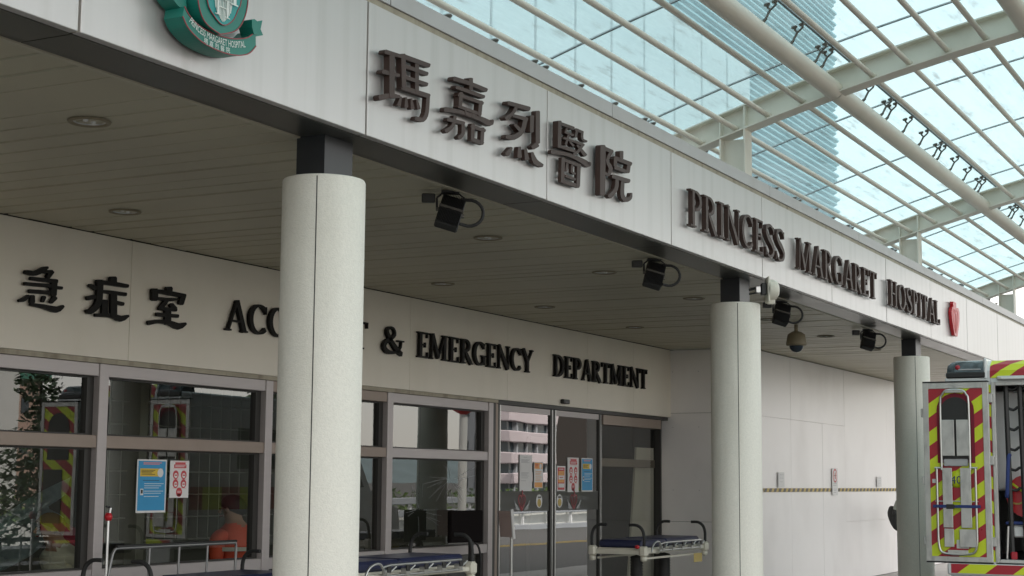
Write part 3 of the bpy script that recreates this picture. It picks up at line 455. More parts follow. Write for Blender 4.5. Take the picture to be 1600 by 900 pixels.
def hanzi(parent, ch, yf, d, matn):
    mb = MB()
    for i, (L, Rr) in enumerate(CJK[ch]):
        dy = 0.0011 * i; n = len(L); P = [(x / 1000, zz / 1000) for x, zz in L] + [(x / 1000, zz / 1000) for x, zz in Rr]
        vs = [(x, yf + dy, zz) for x, zz in P] + [(x, yf + d, zz) for x, zz in P]; fs = []
        for k in range(n - 1): fs += [(k, k + 1, n + k + 1, n + k), (2 * n + k, 3 * n + k, 3 * n + k + 1, 2 * n + k + 1), (k, 2 * n + k, 2 * n + k + 1, k + 1), (n + k, n + k + 1, 3 * n + k + 1, 3 * n + k)]
        fs += [(0, n, 3 * n, 2 * n), (n - 1, 3 * n - 1, 4 * n - 1, 2 * n - 1)]
        mb.add(vs, fs)
    mb.build('character', matn, parent)
# front faces stand 0.09 m off the fascia
LY = YF - 0.064
t = thing('name_sign', 'five large raised brown Chinese characters on the silver fascia', 'sign', (0, 0, 0), 0, 'raised hospital lettering')
q = LY / YF
for ch in '瑪嘉烈醫院': hanzi(t, ch, LY, 0.042, 'letter')
t = thing('name_sign', 'raised brown serif letters PRINCESS MARGARET HOSPITAL on the silver fascia', 'sign', (0, 0, 0), 0, 'raised hospital lettering')
for w, a, b in (('PRINCESS', 12.27, 14.82), ('MARGARET', 15.23, 18.29), ('HOSPITAL', 18.85, 21.55)):
    word(t, w, a * q, b * q, 1.6 + (3.75 - 1.6) * q, 1.6 + (4.065 - 1.6) * q, LY, 0.042, 'letter')
WY = YW - 0.045; q2 = WY / YW
t = thing('department_sign', 'three black Chinese characters on the cream board at left above the windows', 'sign', (0, 0, 0), 0, 'black department lettering')
for ch in '急症室': hanzi(t, ch, WY, 0.03, 'letterdk')
t = thing('department_sign', 'black serif letters ACCIDENT & EMERGENCY DEPARTMENT on the cream board', 'sign', (0, 0, 0), 0, 'black department lettering')
for w, a, b in (('ACCIDENT', 11.02, 13.32), ('&', 13.58, 13.97), ('EMERGENCY', 14.27, 16.98), ('DEPARTMENT', 17.54, 20.52)):
    word(t, w, a * q2, b * q2, 1.6 + (2.905 - 1.6) * q2, 1.6 + (3.175 - 1.6) * q2, WY, 0.035, 'letterdk', 1.18)
# ================================================================== crest
cr = thing('crest', 'green shield crest with ribbon carrying white hospital name, at top left of the fascia', 'crest', (0, 0, 0))
pl = lambda y: (lambda a, b, d: (a, y + d, b))
ribU = [(5.545, 3.765), (5.572, 3.738), (5.608, 3.717), (5.649, 3.703), (5.721, 3.693), (5.792, 3.692), (5.883, 3.70), (5.964, 3.719), (6.03, 3.745), (6.085, 3.79)]
ribL = [(5.535, 3.715), (5.57, 3.676), (5.617, 3.651), (5.676, 3.631), (5.748, 3.622), (5.826, 3.619), (5.906, 3.625), (5.98, 3.641), (6.042, 3.668), (6.09, 3.715)]
a, b = smooth(ribU, 3), smooth(ribL, 3); n = len(a)
def band(mb, a, b, y, d):
    n = len(a); vs = [(x, y, zz) for x, zz in a] + [(x, y, zz) for x, zz in b] + [(x, y + d, zz) for x, zz in a] + [(x, y + d, zz) for x, zz in b]; fs = []
    for i in range(n - 1): fs += [(i, i + 1, n + i + 1, n + i), (i, 2 * n + i, 2 * n + i + 1, i + 1), (n + i, n + i + 1, 3 * n + i + 1, 3 * n + i)]
    fs += [(0, n, 3 * n, 2 * n), (n - 1, 3 * n - 1, 4 * n - 1, 2 * n - 1)]
    return mb.add(vs, fs)
rib = band(MB(), a, b, 4.64, 0.11).build('ribbon', 'green', cr)
def edge_line(pts, y, w, parent, m='crestred', name='outline'):
    MB().strip([(x, zz, w) for x, zz in pts], pl(y), 0.004).build(name, m, parent)
edge_line(a, 4.637, 0.005, rib); edge_line(b, 4.637, 0.005, rib)
def along(curve, off):
    L = [0]
    for p, r_ in zip(curve[:-1], curve[1:]): L.append(L[-1] + math.dist(p, r_))
    def f(x, y):
        x = max(0.0001, min(L[-1] - 0.0001, x)); i = max(k for k in range(len(L) - 1) if L[k] <= x); u = (x - L[i]) / (L[i + 1] - L[i])
        p, r_ = curve[i], curve[i + 1]; dx, dy = (r_[0] - p[0]) / (L[i + 1] - L[i]), (r_[1] - p[1]) / (L[i + 1] - L[i])
        return Vector((p[0] + (r_[0] - p[0]) * u - dy * (y + off), 4.633, p[1] + (r_[1] - p[1]) * u + dx * (y + off)))
    return f, L[-1]
mid = [((p[0] + r_[0]) / 2, (p[1] + r_[1]) / 2) for p, r_ in zip(a, b)]
f, Lm = along(mid, 0.0)
sc = 0.86
text_mesh('PRINCESS MARGARET HOSPITAL', 0.043, 'pale', 'ribbon_lettering', rib, lambda x, y: f(0.05 + x * 0.70, y * 1.05 - 0.004))
text_mesh('瑪 嘉 烈 醫 院', 0.03, 'pale', 'ribbon_lettering', rib, lambda x, y: f(0.17 + x * 1.05, y - 0.033))
MB().prism(smooth([(5.576, 3.83), (5.585, 3.765), (5.56, 3.758), (5.52, 3.768), (5.47, 3.80), (5.44, 3.85), (5.47, 3.90), (5.53, 3.88)], 3), pl(4.66), 0.09).build('ribbon_fold', 'green', cr)
MB().prism([(6.04, 3.835), (6.06, 3.842), (6.093, 3.835), (6.098, 3.775), (6.06, 3.765), (6.043, 3.796)], pl(4.63), 0.08).build('ribbon_fold', 'green', cr)
MB().prism([(6.102, 3.842), (6.177, 3.872), (6.164, 3.823), (6.186, 3.798), (6.105, 3.768)], pl(4.67), 0.03).build('ribbon_tail', 'green', cr)
shl = smooth([(5.60, 4.20), (5.600, 3.95), (5.605, 3.86), (5.615, 3.79), (5.646, 3.735), (5.695, 3.707), (5.779, 3.690)], 4)
shr = smooth([(5.99, 4.20), (5.985, 3.95), (5.975, 3.86), (5.95, 3.80), (5.91, 3.75), (5.86, 3.72), (5.779, 3.690)], 4)
sh = MB().prism(shl + shr[-2::-1], pl(4.615), 0.13).build('shield', 'green', cr)
edge_line(shl + shr[-2::-1], 4.612, 0.005, sh)
inn = smooth([(5.655, 4.18), (5.655, 3.90), (5.67, 3.825), (5.70, 3.78), (5.785, 3.737), (5.86, 3.775), (5.90, 3.84), (5.925, 3.91), (5.925, 4.18)], 4)
inr = MB().prism(inn, pl(4.610), 0.006).build('shield_field', 'mint', sh)
edge_line(inn, 4.607, 0.004, sh)
for i in range(13):
    u = -1 + 2 * i / 12; x1 = 5.786 + u * 0.125; x0 = 5.786 + u * 0.055; z0 = 3.752 + abs(u) ** 1.6 * 0.055
    MB().strip([(x0, z0, 0.0045), (x1, 4.16, 0.0055)], pl(4.605), 0.003).build('ray_line', 'pale', sh)
hm = MB(); g = LAT['H'][1]; glyph(hm, [[(p_[0], p_[1], p_[2] * 0.85) for p_ in s_] for s_ in g], 5.715, 3.775, 0.16, 0.085, 4.598, 0.004); hm.build('letter', 'pale', sh)
im = MB(); glyph(im, LAT['M'][1], 5.70, 3.85, 0.20, 0.14, 4.592, 0.004); im.build('letter', 'pale', sh)
# ================================================================== red emblem
em = thing('red_emblem', 'small red heart shaped flame emblem at right end of the fascia lettering', 'emblem', (0, 0, 0))
EM = lambda P: [(22.24 + (x_ - 22.22) * 0.80, z_) for x_, z_ in P]
eb = [(22.03, 4.09), (22.05, 4.13), (22.28, 4.13), (22.29, 4.06), (22.45, 4.07), (22.54, 4.01), (22.53, 3.90), (22.44, 3.79), (22.32, 3.66), (22.10, 3.66), (22.02, 3.75), (21.93, 3.87), (21.90, 3.97), (21.96, 4.04), (22.05, 4.06)]
eo = MB().prism(EM(eb), pl(4.72), 0.045).build('emblem_body', 'emblem', em)
edge_line(EM(smooth([(22.16, 3.70), (22.04, 3.86), (22.02, 3.98), (22.10, 4.03), (22.19, 3.97), (22.28, 4.03), (22.38, 3.99), (22.37, 3.86), (22.22, 3.70)], 3)), 4.716, 0.012, eo, 'emline')
edge_line(EM(smooth([(22.20, 3.72), (22.16, 3.84), (22.22, 3.96), (22.26, 3.85), (22.21, 3.72)], 3)), 4.714, 0.009, eo, 'emline')
# ================================================================== facade wall
fw = thing('entrance_wall', 'glazed hospital entrance wall with cream board above grey window frames', 'wall', (0, 0, 0))
bj = [3.0, 5.2, 7.4, 9.776, 11.95, 14.111, 16.3, 18.5, 20.0, 21.36]
for a, b in zip(bj[:-1], bj[1:]): MB().bev(a + 0.002, b - 0.002, YW, YW + 0.05, 2.543, ZC - 0.006, 0.002).build('sign_board_panel', 'board', fw)
MB().box(3, 21.35, YW + 0.03, YW + 0.34, 2.55, ZC).build('lintel', 'joint', fw)
MB().box(21.34, 21.36, YW + 0.051, YW + 0.34, 2.545, ZC - 0.01).build('board_return', 'board', fw)
MB().box(3, 16.1, YW + 0.012, YW + 0.09, 2.503, 2.541).build('head_trim', 'reveal', fw)
MB().box(16.1, 21.3, YW + 0.02, YW + 0.2, 2.495, 2.541).build('head_trim', 'darkframe', fw)
FY = YW + 0.022
def fr(name, x0, x1, z0, z1, m='alu', y0=FY, y1=FY + 0.11): return MB().bev(x0, x1, y0, y1, z0, z1, 0.004).build(name, m, fw)
mul = [5.2, 7.36, 9.525, 11.70, 13.767, 15.93]
for m_ in mul: fr('mullion', m_ - 0.052, m_ + 0.052, 0, 2.5, y0=FY - 0.012)
for i, (a, b) in enumerate(zip(mul[:-1], mul[1:])):
    br = i == 3
    fr('head_rail', a + 0.052, b - 0.052, 2.40, 2.50, 'bronze' if br else 'alu'); fr('transom', a + 0.052, b - 0.052, 1.838, 1.938, 'bronze' if i < 4 else 'alu'); fr('lower_rail', a + 0.052, b - 0.052, 0.80, 0.90); fr('sill_rail', a + 0.052, b - 0.052, 0.0, 0.12)
    for z0, z1, nm in ((1.938, 2.40, 'pane'), (0.90, 1.838, 'pane'), (0.12, 0.80, 'pane')):
        sash = MB(); x0, x1 = a + 0.054, b - 0.054; y0, y1 = YG - 0.03, YG + 0.03
        sash.box(x0, x0 + 0.02, y0, y1, z0, z1); sash.box(x1 - 0.075, x1, y0, y1, z0, z1); sash.box(x0 + 0.02, x1 - 0.075, y0, y1, z1 - 0.014, z1); sash.box(x0 + 0.02, x1 - 0.075, y0, y1, z0, z0 + 0.012)
        so = sash.build('window', 'darkframe', fw)
        MB().add([(x0 + 0.02, YG, z0 + 0.012), (x1 - 0.075, YG, z0 + 0.012), (x1 - 0.075, YG, z1 - 0.014), (x0 + 0.02, YG, z1 - 0.014)], [(0, 1, 2, 3)]).build('pane', 'winglass', so, False)
fr('door_post', 15.985, 16.06, 0, 2.5, 'darkframe'); fr('door_post', 16.062, 16.12, 0, 2.5, 'bronze')
# sliding doors
for a, b, nm in ((16.17, 17.60, 'sliding_door'), (17.63, 19.04, 'sliding_door')):
    dm = MB(); dm.use('darkframe').box(a, a + 0.03, YG - 0.05, YG, 0, 2.49); dm.box(b - 0.06, b - 0.02, YG - 0.05, YG, 0, 2.49); dm.box(a + 0.03, b - 0.06, YG - 0.05, YG, 0, 0.1)
    dm.use('steel').box(a + 0.031, a + 0.055, YG - 0.055, YG - 0.002, 0.1, 2.49); dm.box(b - 0.02, b, YG - 0.055, YG - 0.002, 0, 2.49); dm.use('alu').box(a + 0.056, b - 0.061, YG - 0.045, YG - 0.005, 2.42, 2.489)
    do = dm.build(nm, None, fw)
    MB().add([(a + 0.055, YG - 0.03, 0.1), (b - 0.06, YG - 0.03, 0.1), (b - 0.06, YG - 0.03, 2.42), (a + 0.055, YG - 0.03, 2.42)], [(0, 1, 2, 3)]).build('pane', 'doorglass', do, False)
    MB().add([(a + 0.056, YG - 0.034, 1.25), (b - 0.061, YG - 0.034, 1.25), (b - 0.061, YG - 0.034, 1.49), (a + 0.056, YG - 0.034, 1.49)], [(0, 1, 2, 3)]).build('frosted_band', 'frost', do, False)
fr('side_light_rail', 19.06, 21.05, 2.36, 2.49, 'bronze'); fr('side_light_rail', 19.06, 21.05, 1.81, 1.92, 'bronze', YG + 0.01, YG + 0.06); fr('door_post', 21.02, 21.06, 0, 2.36, 'darkframe')
MB().add([(19.06, YG, 0), (21.02, YG, 0), (21.02, YG, 2.36), (19.06, YG, 2.36)], [(0, 1, 2, 3)]).build('pane', 'winglass', fw, False)
# ================================================================== interior
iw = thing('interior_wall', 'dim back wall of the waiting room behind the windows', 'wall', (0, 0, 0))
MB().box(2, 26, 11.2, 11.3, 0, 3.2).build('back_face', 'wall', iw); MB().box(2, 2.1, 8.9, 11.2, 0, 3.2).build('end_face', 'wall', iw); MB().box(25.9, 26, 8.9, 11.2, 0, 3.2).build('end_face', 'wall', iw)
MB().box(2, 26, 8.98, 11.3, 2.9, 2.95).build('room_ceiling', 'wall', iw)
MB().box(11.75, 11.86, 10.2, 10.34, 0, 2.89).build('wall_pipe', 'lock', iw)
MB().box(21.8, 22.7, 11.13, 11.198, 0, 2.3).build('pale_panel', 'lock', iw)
lk = thing('pigeonhole_locker', 'grid of open pigeonholes on the wall behind the second window', 'locker', (0, 0, 0))
MB().box(11.95, 14.9, 10.93, 10.95, 0.98, 2.85).build('locker_back', 'lockin', lk)
for i in range(18): MB().box(11.95 + i * 0.1735 - 0.006, 11.95 + i * 0.1735 + 0.006, 10.75, 10.93, 0.98, 2.85).build('divider', 'lock', lk)
for j in range(9): MB().box(11.94, 14.91, 10.749, 10.929, 0.98 + j * 0.232 - 0.006, 0.98 + j * 0.232 + 0.006).build('shelf', 'lock', lk)
lb = MB().box(0, 0.9, 0, 0.03, 0, 2.1, Matrix.Rotation(rad(4), 4, 'X')).build('leaning_board', 'board'); lb.location = (20.62, 9.0, 0.0); tag(lb, 'tall pale board leaning behind the glass beside the sliding doors', 'board')
# ================================================================== hoarding
ho = thing('hoarding', 'tall white plywood hoarding boxed out beside the entrance doors', 'hoarding', (0, 0, 0))
hj = [21.36, 21.93, 23.23, 24.86, 26.14, 27.42, 28.91, 30.3, 31.7, 33.1, 34.5, 36]
for i, (a, b) in enumerate(zip(hj[:-1], hj[1:])):
    zz = [0.01, 2.57, ZC - 0.01] if i < 4 else ([0.01, 0.98, ZC - 0.01] if i in (4, 5) else [0.01, ZC - 0.01])
    for z0, z1 in zip(zz[:-1], zz[1:]):
        dy = R.uniform(-0.002, 0.002)
        MB().bev(a + 0.0015, b - 0.0015, 7.438 + dy, 7.456 + dy, z0, z1 - 0.002, 0.002).build('hoarding_panel', 'hoard', ho)
for z0, z1 in ((0.01, 1.05), (1.055, 2.60), (2.605, ZC - 0.01)): MB().bev(21.355, 21.375, 7.46, 8.78, z0, z1, 0.003).build('hoarding_panel', 'hoard', ho)
MB().box(21.38, 36, 7.465, 7.5, 0, ZC).build('frame', 'pgrey', ho)
for z0 in (3.2, 2.4, 1.5, 0.7):
    for y in (7.7, 8.2, 8.6):
        MB().lathe((21.352, y, z0), [(0, -0.004), (0.005, -0.004), (0.006, 0.004)], 8, 'x').build('screw_cap', 'pgrey', ho)
tp = MB(); tp.use('tapey').box(21.9, 36, 7.426, 7.4285, 1.48, 1.535)
x = 21.9
while x < 35.9:
    tp.use('tapek').prism([(x, 1.481), (x + 0.11, 1.481), (x + 0.16, 1.534), (x + 0.05, 1.534)], pl(7.423), 0.002); x += 0.22
tag(tp.build('hazard_tape'), 'black and yellow hazard tape running level along the white hoarding', 'tape')
def paper(name, x0, x1, z0, z1, y, label, cat, draw, group=None, base='paper'):
    mb = MB(); mb.use(base).box(x0, x1, y - 0.003, y, z0, z1)
    w, h = x1 - x0, z1 - z0; lv = [0]
    def rect(m, a, b, c, d, l=1): mb.use(m).box(x0 + a * w, x0 + b * w, y - 0.003 - 0.0012 * l, y - 0.003 - 0.0012 * l + 0.001, z0 + c * h, z0 + d * h)
    def disc(m, cx, cz, r, l=1, sx=1):
        mb.use(m).prism([(x0 + cx * w + r * w * sx * math.cos(k * math.pi / 8), z0 + cz * h + r * w * math.sin(k * math.pi / 8)) for k in range(16)], pl(y - 0.003 - 0.0012 * l), 0.001)
    def lines(m, a, b, zs, t=0.012, l=1):
        for i, q_ in enumerate(zs): rect(m, a, b - 0.12 * ((i * 7) % 3) * (b - a), q_, q_ + t, l)
    draw(rect, disc, lines, mb)
    return tag(mb.build(name), label, cat, group)
def d_blue(rect, disc, lines, mb):
    rect('pblue', 0.04, 0.96, 0.04, 0.97); lines('ppink', 0.2, 0.82, (0.93, 0.905), 0.016, 2); rect('pyel', 0.1, 0.85, 0.68, 0.83, 2); lines('print', 0.14, 0.6, (0.79, 0.765, 0.74, 0.715), 0.01, 3); disc('paper', 0.78, 0.75, 0.1, 3)
    lines('print', 0.2, 0.75, (0.60,), 0.01, 2); lines('pale', 0.25, 0.9, (0.54, 0.5, 0.46, 0.40, 0.36, 0.30), 0.009, 2); rect('paper', 0.12, 0.22, 0.33, 0.45, 2); rect('print', 0.14, 0.2, 0.36, 0.43, 3)
def d_red(rect, disc, lines, mb):
    rect('pred', 0.2, 0.85, 0.80, 0.90); rect('pred', 0.26, 0.8, 0.905, 0.955); lines('paper', 0.25, 0.8, (0.86, 0.83), 0.014, 2); lines('ppink', 0.15, 0.9, (0.965, 0.775), 0.008)
    for cx, cz in ((0.3, 0.62), (0.72, 0.62), (0.3, 0.38), (0.72, 0.38)):
        disc('pred', cx, cz, 0.15); disc('paper', cx, cz - 0.02, 0.085, 2); rect('pred', cx - 0.06, cx + 0.06, cz - 0.03, cz + 0.005, 3); lines('ppink', cx - 0.15, cx + 0.15, (cz - 0.125,), 0.012)
    disc('pred', 0.5, 0.15, 0.16); lines('paper', 0.4, 0.6, (0.17, 0.14), 0.012, 2); rect('pred', 0.4, 0.6, 0.05, 0.1)
def d_text(rect, disc, lines, mb):
    lines('pgrey', 0.3, 0.6, (0.93,), 0.012); lines('pgrey', 0.12, 0.8, (0.86, 0.835, 0.81, 0.78)); lines('pgrey', 0.12, 0.75, (0.5, 0.47, 0.44, 0.41, 0.36)); rect('pgrey', 0.12, 0.5, 0.28, 0.29)
def d_orange(rect, disc, lines, mb):
    rect('porg', 0.06, 0.94, 0.74, 0.97); disc('paper', 0.72, 0.84, 0.13, 2); lines('pred', 0.1, 0.5, (0.9, 0.86, 0.8), 0.02, 2); rect('porg', 0.06, 0.94, 0.03, 0.22); lines('porg', 0.15, 0.85, (0.62, 0.56, 0.5, 0.42, 0.34, 0.28), 0.02)
def d_pink(rect, disc, lines, mb):
    rect('pred', 0.1, 0.9, 0.05, 0.94); rect('porg', 0.16, 0.84, 0.62, 0.80, 2); rect('paper', 0.16, 0.84, 0.46, 0.62, 3); rect('porg', 0.16, 0.84, 0.34, 0.46, 2); rect('paper', 0.16, 0.84, 0.14, 0.3, 3); lines('paper', 0.25, 0.75, (0.86,), 0.03, 2); lines('pred', 0.3, 0.7, (0.53,), 0.03, 4)
GP = 'posters taped to the glass'; py = YG - 0.012
paper('poster', 10.03, 10.395, 1.325, 1.76, py, 'large blue poster with yellow box on the second window', 'poster', d_blue, GP)
paper('poster', 10.44, 10.685, 1.445, 1.755, py, 'red and white face symbol poster on the second window, right of the large blue one', 'poster', d_red, GP)
dy_ = YG - 0.037
paper('notice', 16.74, 17.06, 1.49, 1.92, dy_, 'plain white printed notice on the left sliding door', 'notice', d_text, GP)
paper('poster', 17.115, 17.355, 1.525, 1.84, dy_, 'small orange and white poster on the left sliding door', 'poster', d_orange, GP)
paper('poster', 17.74, 17.985, 1.49, 1.80, dy_, 'small red bordered orange poster on the right sliding door', 'poster', d_pink, GP)
paper('poster', 18.05, 18.375, 1.475, 1.91, dy_, 'red and white face symbol poster beside the blue one on the right sliding door', 'poster', d_red, GP)
paper('poster', 18.46, 18.80, 1.48, 1.91, dy_, 'small blue poster with yellow box on the right sliding door', 'poster', d_blue, GP)
def sticker_round(x, label):
    mb = MB(); c = lambda r, n=20: [(x + r * math.cos(k * 2 * math.pi / n), 1.368 + r * math.sin(k * 2 * math.pi / n) * 0.97) for k in range(n)]
    mb.use('paper').prism(c(0.085), pl(YG - 0.041), 0.002); mb.use('tapey').prism([(a, b - 0.02) for a, b in c(0.05)], pl(YG - 0.043), 0.002)
    mb.use('print')
    for i in range(3): mb.box(x - 0.04 + i * 0.03, x - 0.02 + i * 0.03, YG - 0.0445, YG - 0.0435, 1.405, 1.425)
    tag(mb.build('door_sticker'), label, 'sticker', 'stickers on the door glass')
sticker_round(17.255, 'round white sticker on the left sliding door frosted band'); sticker_round(17.82, 'round white sticker on the right sliding door frosted band')
def heart(x, label):
    mb = MB(); mb.use('crestred')
    for s_ in (-1, 1):
        mb.strip([(x + s_ * a, 1.37 + b, 0.02) for a, b in smooth([(0, -0.11), (0.05, -0.05), (0.085, 0.02), (0.06, 0.07), (0.0, 0.05)], 3)], pl(YG - 0.041 - 0.001 * s_), 0.001)
        mb.strip([(x + s_ * a, 1.37 + b, 0.014) for a, b in smooth([(0.0, -0.09), (0.025, -0.03), (0.02, 0.04)], 3)], pl(YG - 0.044 - 0.001 * s_), 0.001)
    mb.box(x - 0.015, x + 0.015, YG - 0.047, YG - 0.046, 1.44, 1.50)
    mb.use('pgrey')
    for s_ in (-1, 1):
        for k in range(3): mb.strip([(x + s_ * 0.06, 1.27 - 0.0 * k, 0.012), (x + s_ * (0.13 + 0.015 * k), 1.28 + 0.025 * k, 0.026), (x + s_ * (0.18 + 0.01 * k), 1.29 + 0.045 * k, 0.006)], pl(YG - 0.0415 - 0.001 * k), 0.001)
    tag(mb.build('heart_emblem'), label, 'sticker', 'stickers on the door glass')
heart(16.80, 'faded red heart emblem with grey leaves on the left sliding door'); heart(18.235, 'faded red heart emblem with grey leaves on the right sliding door')
hy = 7.43
def d_small(rect, disc, lines, mb): rect('pgrey', 0.02, 0.09, 0.02, 0.98); lines('pgrey', 0.3, 0.9, (0.82, 0.6, 0.35), 0.02)
def d_nosmoke(rect, disc, lines, mb): disc('pred', 0.5, 0.72, 0.36); disc('paper', 0.5, 0.72, 0.27, 2); rect('print', 0.3, 0.7, 0.715, 0.735, 3); rect('pred', 0.44, 0.56, 0.60, 0.84, 4); lines('pgrey', 0.15, 0.9, (0.48, 0.42, 0.36), 0.02); lines('pgrey', 0.2, 0.8, (0.22, 0.16, 0.1), 0.02)
paper('notice', 22.53, 22.84, 1.55, 1.77, hy - 0.006, 'small framed white notice on the hoarding nearest the middle column', 'notice', d_small, 'notices on the hoarding')
paper('notice', 25.30, 25.62, 1.42, 1.86, hy - 0.012, 'tall no smoking notice hanging across the hazard tape', 'notice', d_nosmoke, 'notices on the hoarding')
paper('notice', 28.08, 28.40, 1.56, 1.74, hy - 0.006, 'small white notice on the hoarding nearest the far column', 'notice', d_small, 'notices on the hoarding')
# ================================================================== ceiling lights and fittings
def downlight():
    t = thing('downlight', 'x', 'light', (0, 0, 0), 0, 'recessed downlights in the strip ceiling')
    MB().lathe((0, 0, 0), [(0.088, -0.002), (0.092, -0.010), (0.112, -0.012), (0.118, -0.002)], 28).build('rim', 'tan', t)
    MB().lathe((0, 0, 0), [(0.087, -0.004), (0.075, 0.02), (0.05, 0.028), (0, 0.029)], 28).build('reflector', 'steel', t)
    lm = MB(); 
    for s_ in (-0.03, 0.03): lm.lathe((s_, 0, 0.004), [(0, -0.014), (0.014, -0.01), (0.016, 0.01), (0.012, 0.02)], 12)
    lm.build('lamp_tube', 'paper', t)
    return t
dl0 = downlight()
spots = [(6.347, 5.94, 'recessed ceiling downlight nearest the camera, below the crest'), (8.672, 7.74, 'recessed ceiling downlight left of the nearest column, above the three Chinese characters'),
 (8.62, 5.945, None), (10.95, 7.745, None), (10.87, 5.945, 'recessed ceiling downlight just right of the largest floodlight'), (13.26, 7.75, 'recessed ceiling downlight above the word EMERGENCY'),
 (13.14, 5.96, 'recessed ceiling downlight below the last brown Chinese character'), (15.50, 7.753, 'recessed ceiling downlight above the gap before DEPARTMENT'), (15.42, 5.965, 'recessed ceiling downlight just left of the middle column neck'),
 (18.02, 7.757, 'recessed ceiling downlight above the end of DEPARTMENT'), (20.1, 5.945, 'recessed ceiling downlight right of the dome camera'), (22.39, 5.93, 'recessed ceiling downlight below the farthest floodlight'), (17.78, 5.95, 'recessed ceiling downlight left of the dome camera beside the middle column')]
first = True
for x, y, lab in spots:
    if lab is None: continue
    o = dl0 if first else copy_tree(dl0); first = False
    o.location = (x, y, ZC); o['label'] = lab
def floodlight():
    t = thing('floodlight', 'x', 'floodlight', (0, 0, 0), 0, 'black floodlights hung behind the fascia')
    MB().box(-0.06, 0.06, -0.03, 0.03, -0.012, 0.0).build('base_plate', 'black', t)
    br = MB()
    br.tube([(-0.085, 0, -0.13), (-0.088, 0, -0.04), (-0.06, 0, -0.018), (0.06, 0, -0.018), (0.088, 0, -0.04), (0.085, 0, -0.13)], 0.006, 6)
    br.tube([(-0.09, 0.02, -0.13), (-0.093, 0.0, -0.05), (-0.06, 0.0, -0.024)], 0.005, 6)
    br.build('bracket', 'black', t)
    rot = Matrix.Translation((0, 0, -0.145)) @ Matrix.Rotation(rad(16), 4, 'Y') @ Matrix.Rotation(rad(-24), 4, 'X')
    h = MB().bev(-0.08, 0.08, -0.035, 0.05, -0.115, 0.115, 0.01, rot).build('housing', 'black', t)
    fin = MB()
    for i in range(15):
        x = -0.073 + i * 0.0104; fin.box(x - 0.002, x + 0.002, -0.062, -0.034, -0.112, -0.008, rot); fin.box(x - 0.002, x + 0.002, -0.062, -0.034, 0.016, 0.112, rot)
    fo = fin.build('cooling_fins', 'black', t); fo['kind'] = 'stuff'
    MB().bev(-0.084, 0.084, -0.058, -0.036, -0.006, 0.014, 0.002, rot).build('clamp_band', 'fitting', t)
    for s_ in (-1, 1): MB().lathe(rot @ Vector((s_ * 0.084, 0, 0.0)), [(0, -0.012), (0.014, -0.012), (0.014, 0.012), (0, 0.012)], 10, 'x').build('pivot_bolt', 'fitting', t)
    pts = []
    for i in range(15):
        a = rad(115 - 245 * i / 14); pts.append((0.125 + 0.095 * math.cos(a), -0.02, -0.148 + 0.088 * math.sin(a)))
    MB().tube([(0.07, 0.0, -0.055)] + pts[1:-1] + [(0.06, -0.045, -0.225)], 0.0115, 8).build('cable_conduit', 'rubber', t)
    MB().bev(-0.19, -0.10, 0.0, 0.05, -0.075, -0.015, 0.006).build('ballast_box', 'black', t)
    return t
fl0 = floodlight()
for i, (x, y, lab) in enumerate(((8.98, 5.20, 'largest black floodlight with looped cable, just right of the nearest column'), (12.5, 5.20, 'second black floodlight from the left, below the first English letters'), (15.98, 5.20, 'black floodlight hanging just right of the middle column and horn speaker'), (19.36, 5.19, 'smallest black floodlight, hanging nearest the far column'))):
    o = fl0 if i == 0 else copy_tree(fl0); o.location = (x, y, ZC - 0.004); o.rotation_euler = (0, 0, rad(-58 + 0 * i)); o['label'] = lab
dc = thing('dome_camera', 'tan pendant dome security camera hanging from the strip ceiling', 'camera', (18.573, 5.861, ZC))
MB().tube([(0, 0, 0), (0, 0, -0.09)], 0.024, 12).build('stem', 'tan', dc)
MB().lathe((0, 0, 0), [(0.02, -0.075), (0.06, -0.085), (0.105, -0.115), (0.125, -0.225), (0.122, -0.25), (0.085, -0.255)], 28).build('housing', 'tan', dc)
MB().lathe((0, 0, -0.255), [(0.088, 0), (0.082, -0.03), (0.06, -0.06), (0.03, -0.077), (0, -0.082)], 24).build('dome', 'smoke', dc)
hs = thing('horn_speaker', 'cream horn speaker bracketed to the middle column neck', 'speaker', (14.12, 4.73, 3.405), rad(-62))
MB().bev(-0.008, 0.012, -0.085, 0.085, -0.12, 0.12, 0.006).build('flange', 'cream', hs)
MB().lathe((0.012, 0, 0), [(0.10, 0), (0.098, 0.04), (0.085, 0.075), (0.05, 0.095), (0, 0.10)], 24, 'x').build('bell', 'cream', hs)
MB().bev(0.0, 0.07, -0.02, 0.02, -0.135, -0.09, 0.005).build('bracket_foot', 'cream', hs)
arm = MB().tube([(-0.17, 0.03, 0.0), (-0.1, 0.02, 0.02), (-0.009, 0, 0.02)], 0.012, 8).tube([(-0.17, 0.02, -0.04), (-0.06, 0.01, -0.02), (-0.009, 0, -0.03)], 0.008, 8); arm.build('support_arm', 'black', hs)
MB().bev(-0.06, -0.01, -0.04, 0.04, -0.05, 0.06, 0.006).build('driver_unit', 'black', hs); MB().bev(-0.11, -0.065, -0.03, 0.03, -0.03, 0.03, 0.004).build('junction_box', 'steel', hs)
ds = thing('door_sensor', 'small black motion sensor above the sliding doors', 'sensor', (17.79, YW, 2.60))
MB().bev(-0.085, 0.085, -0.055, -0.001, -0.028, 0.026, 0.008).build('sensor_body', 'black', ds); MB().box(-0.06, 0.06, -0.058, -0.055, -0.02, 0.0).build('sensor_lens', 'smoke', ds)
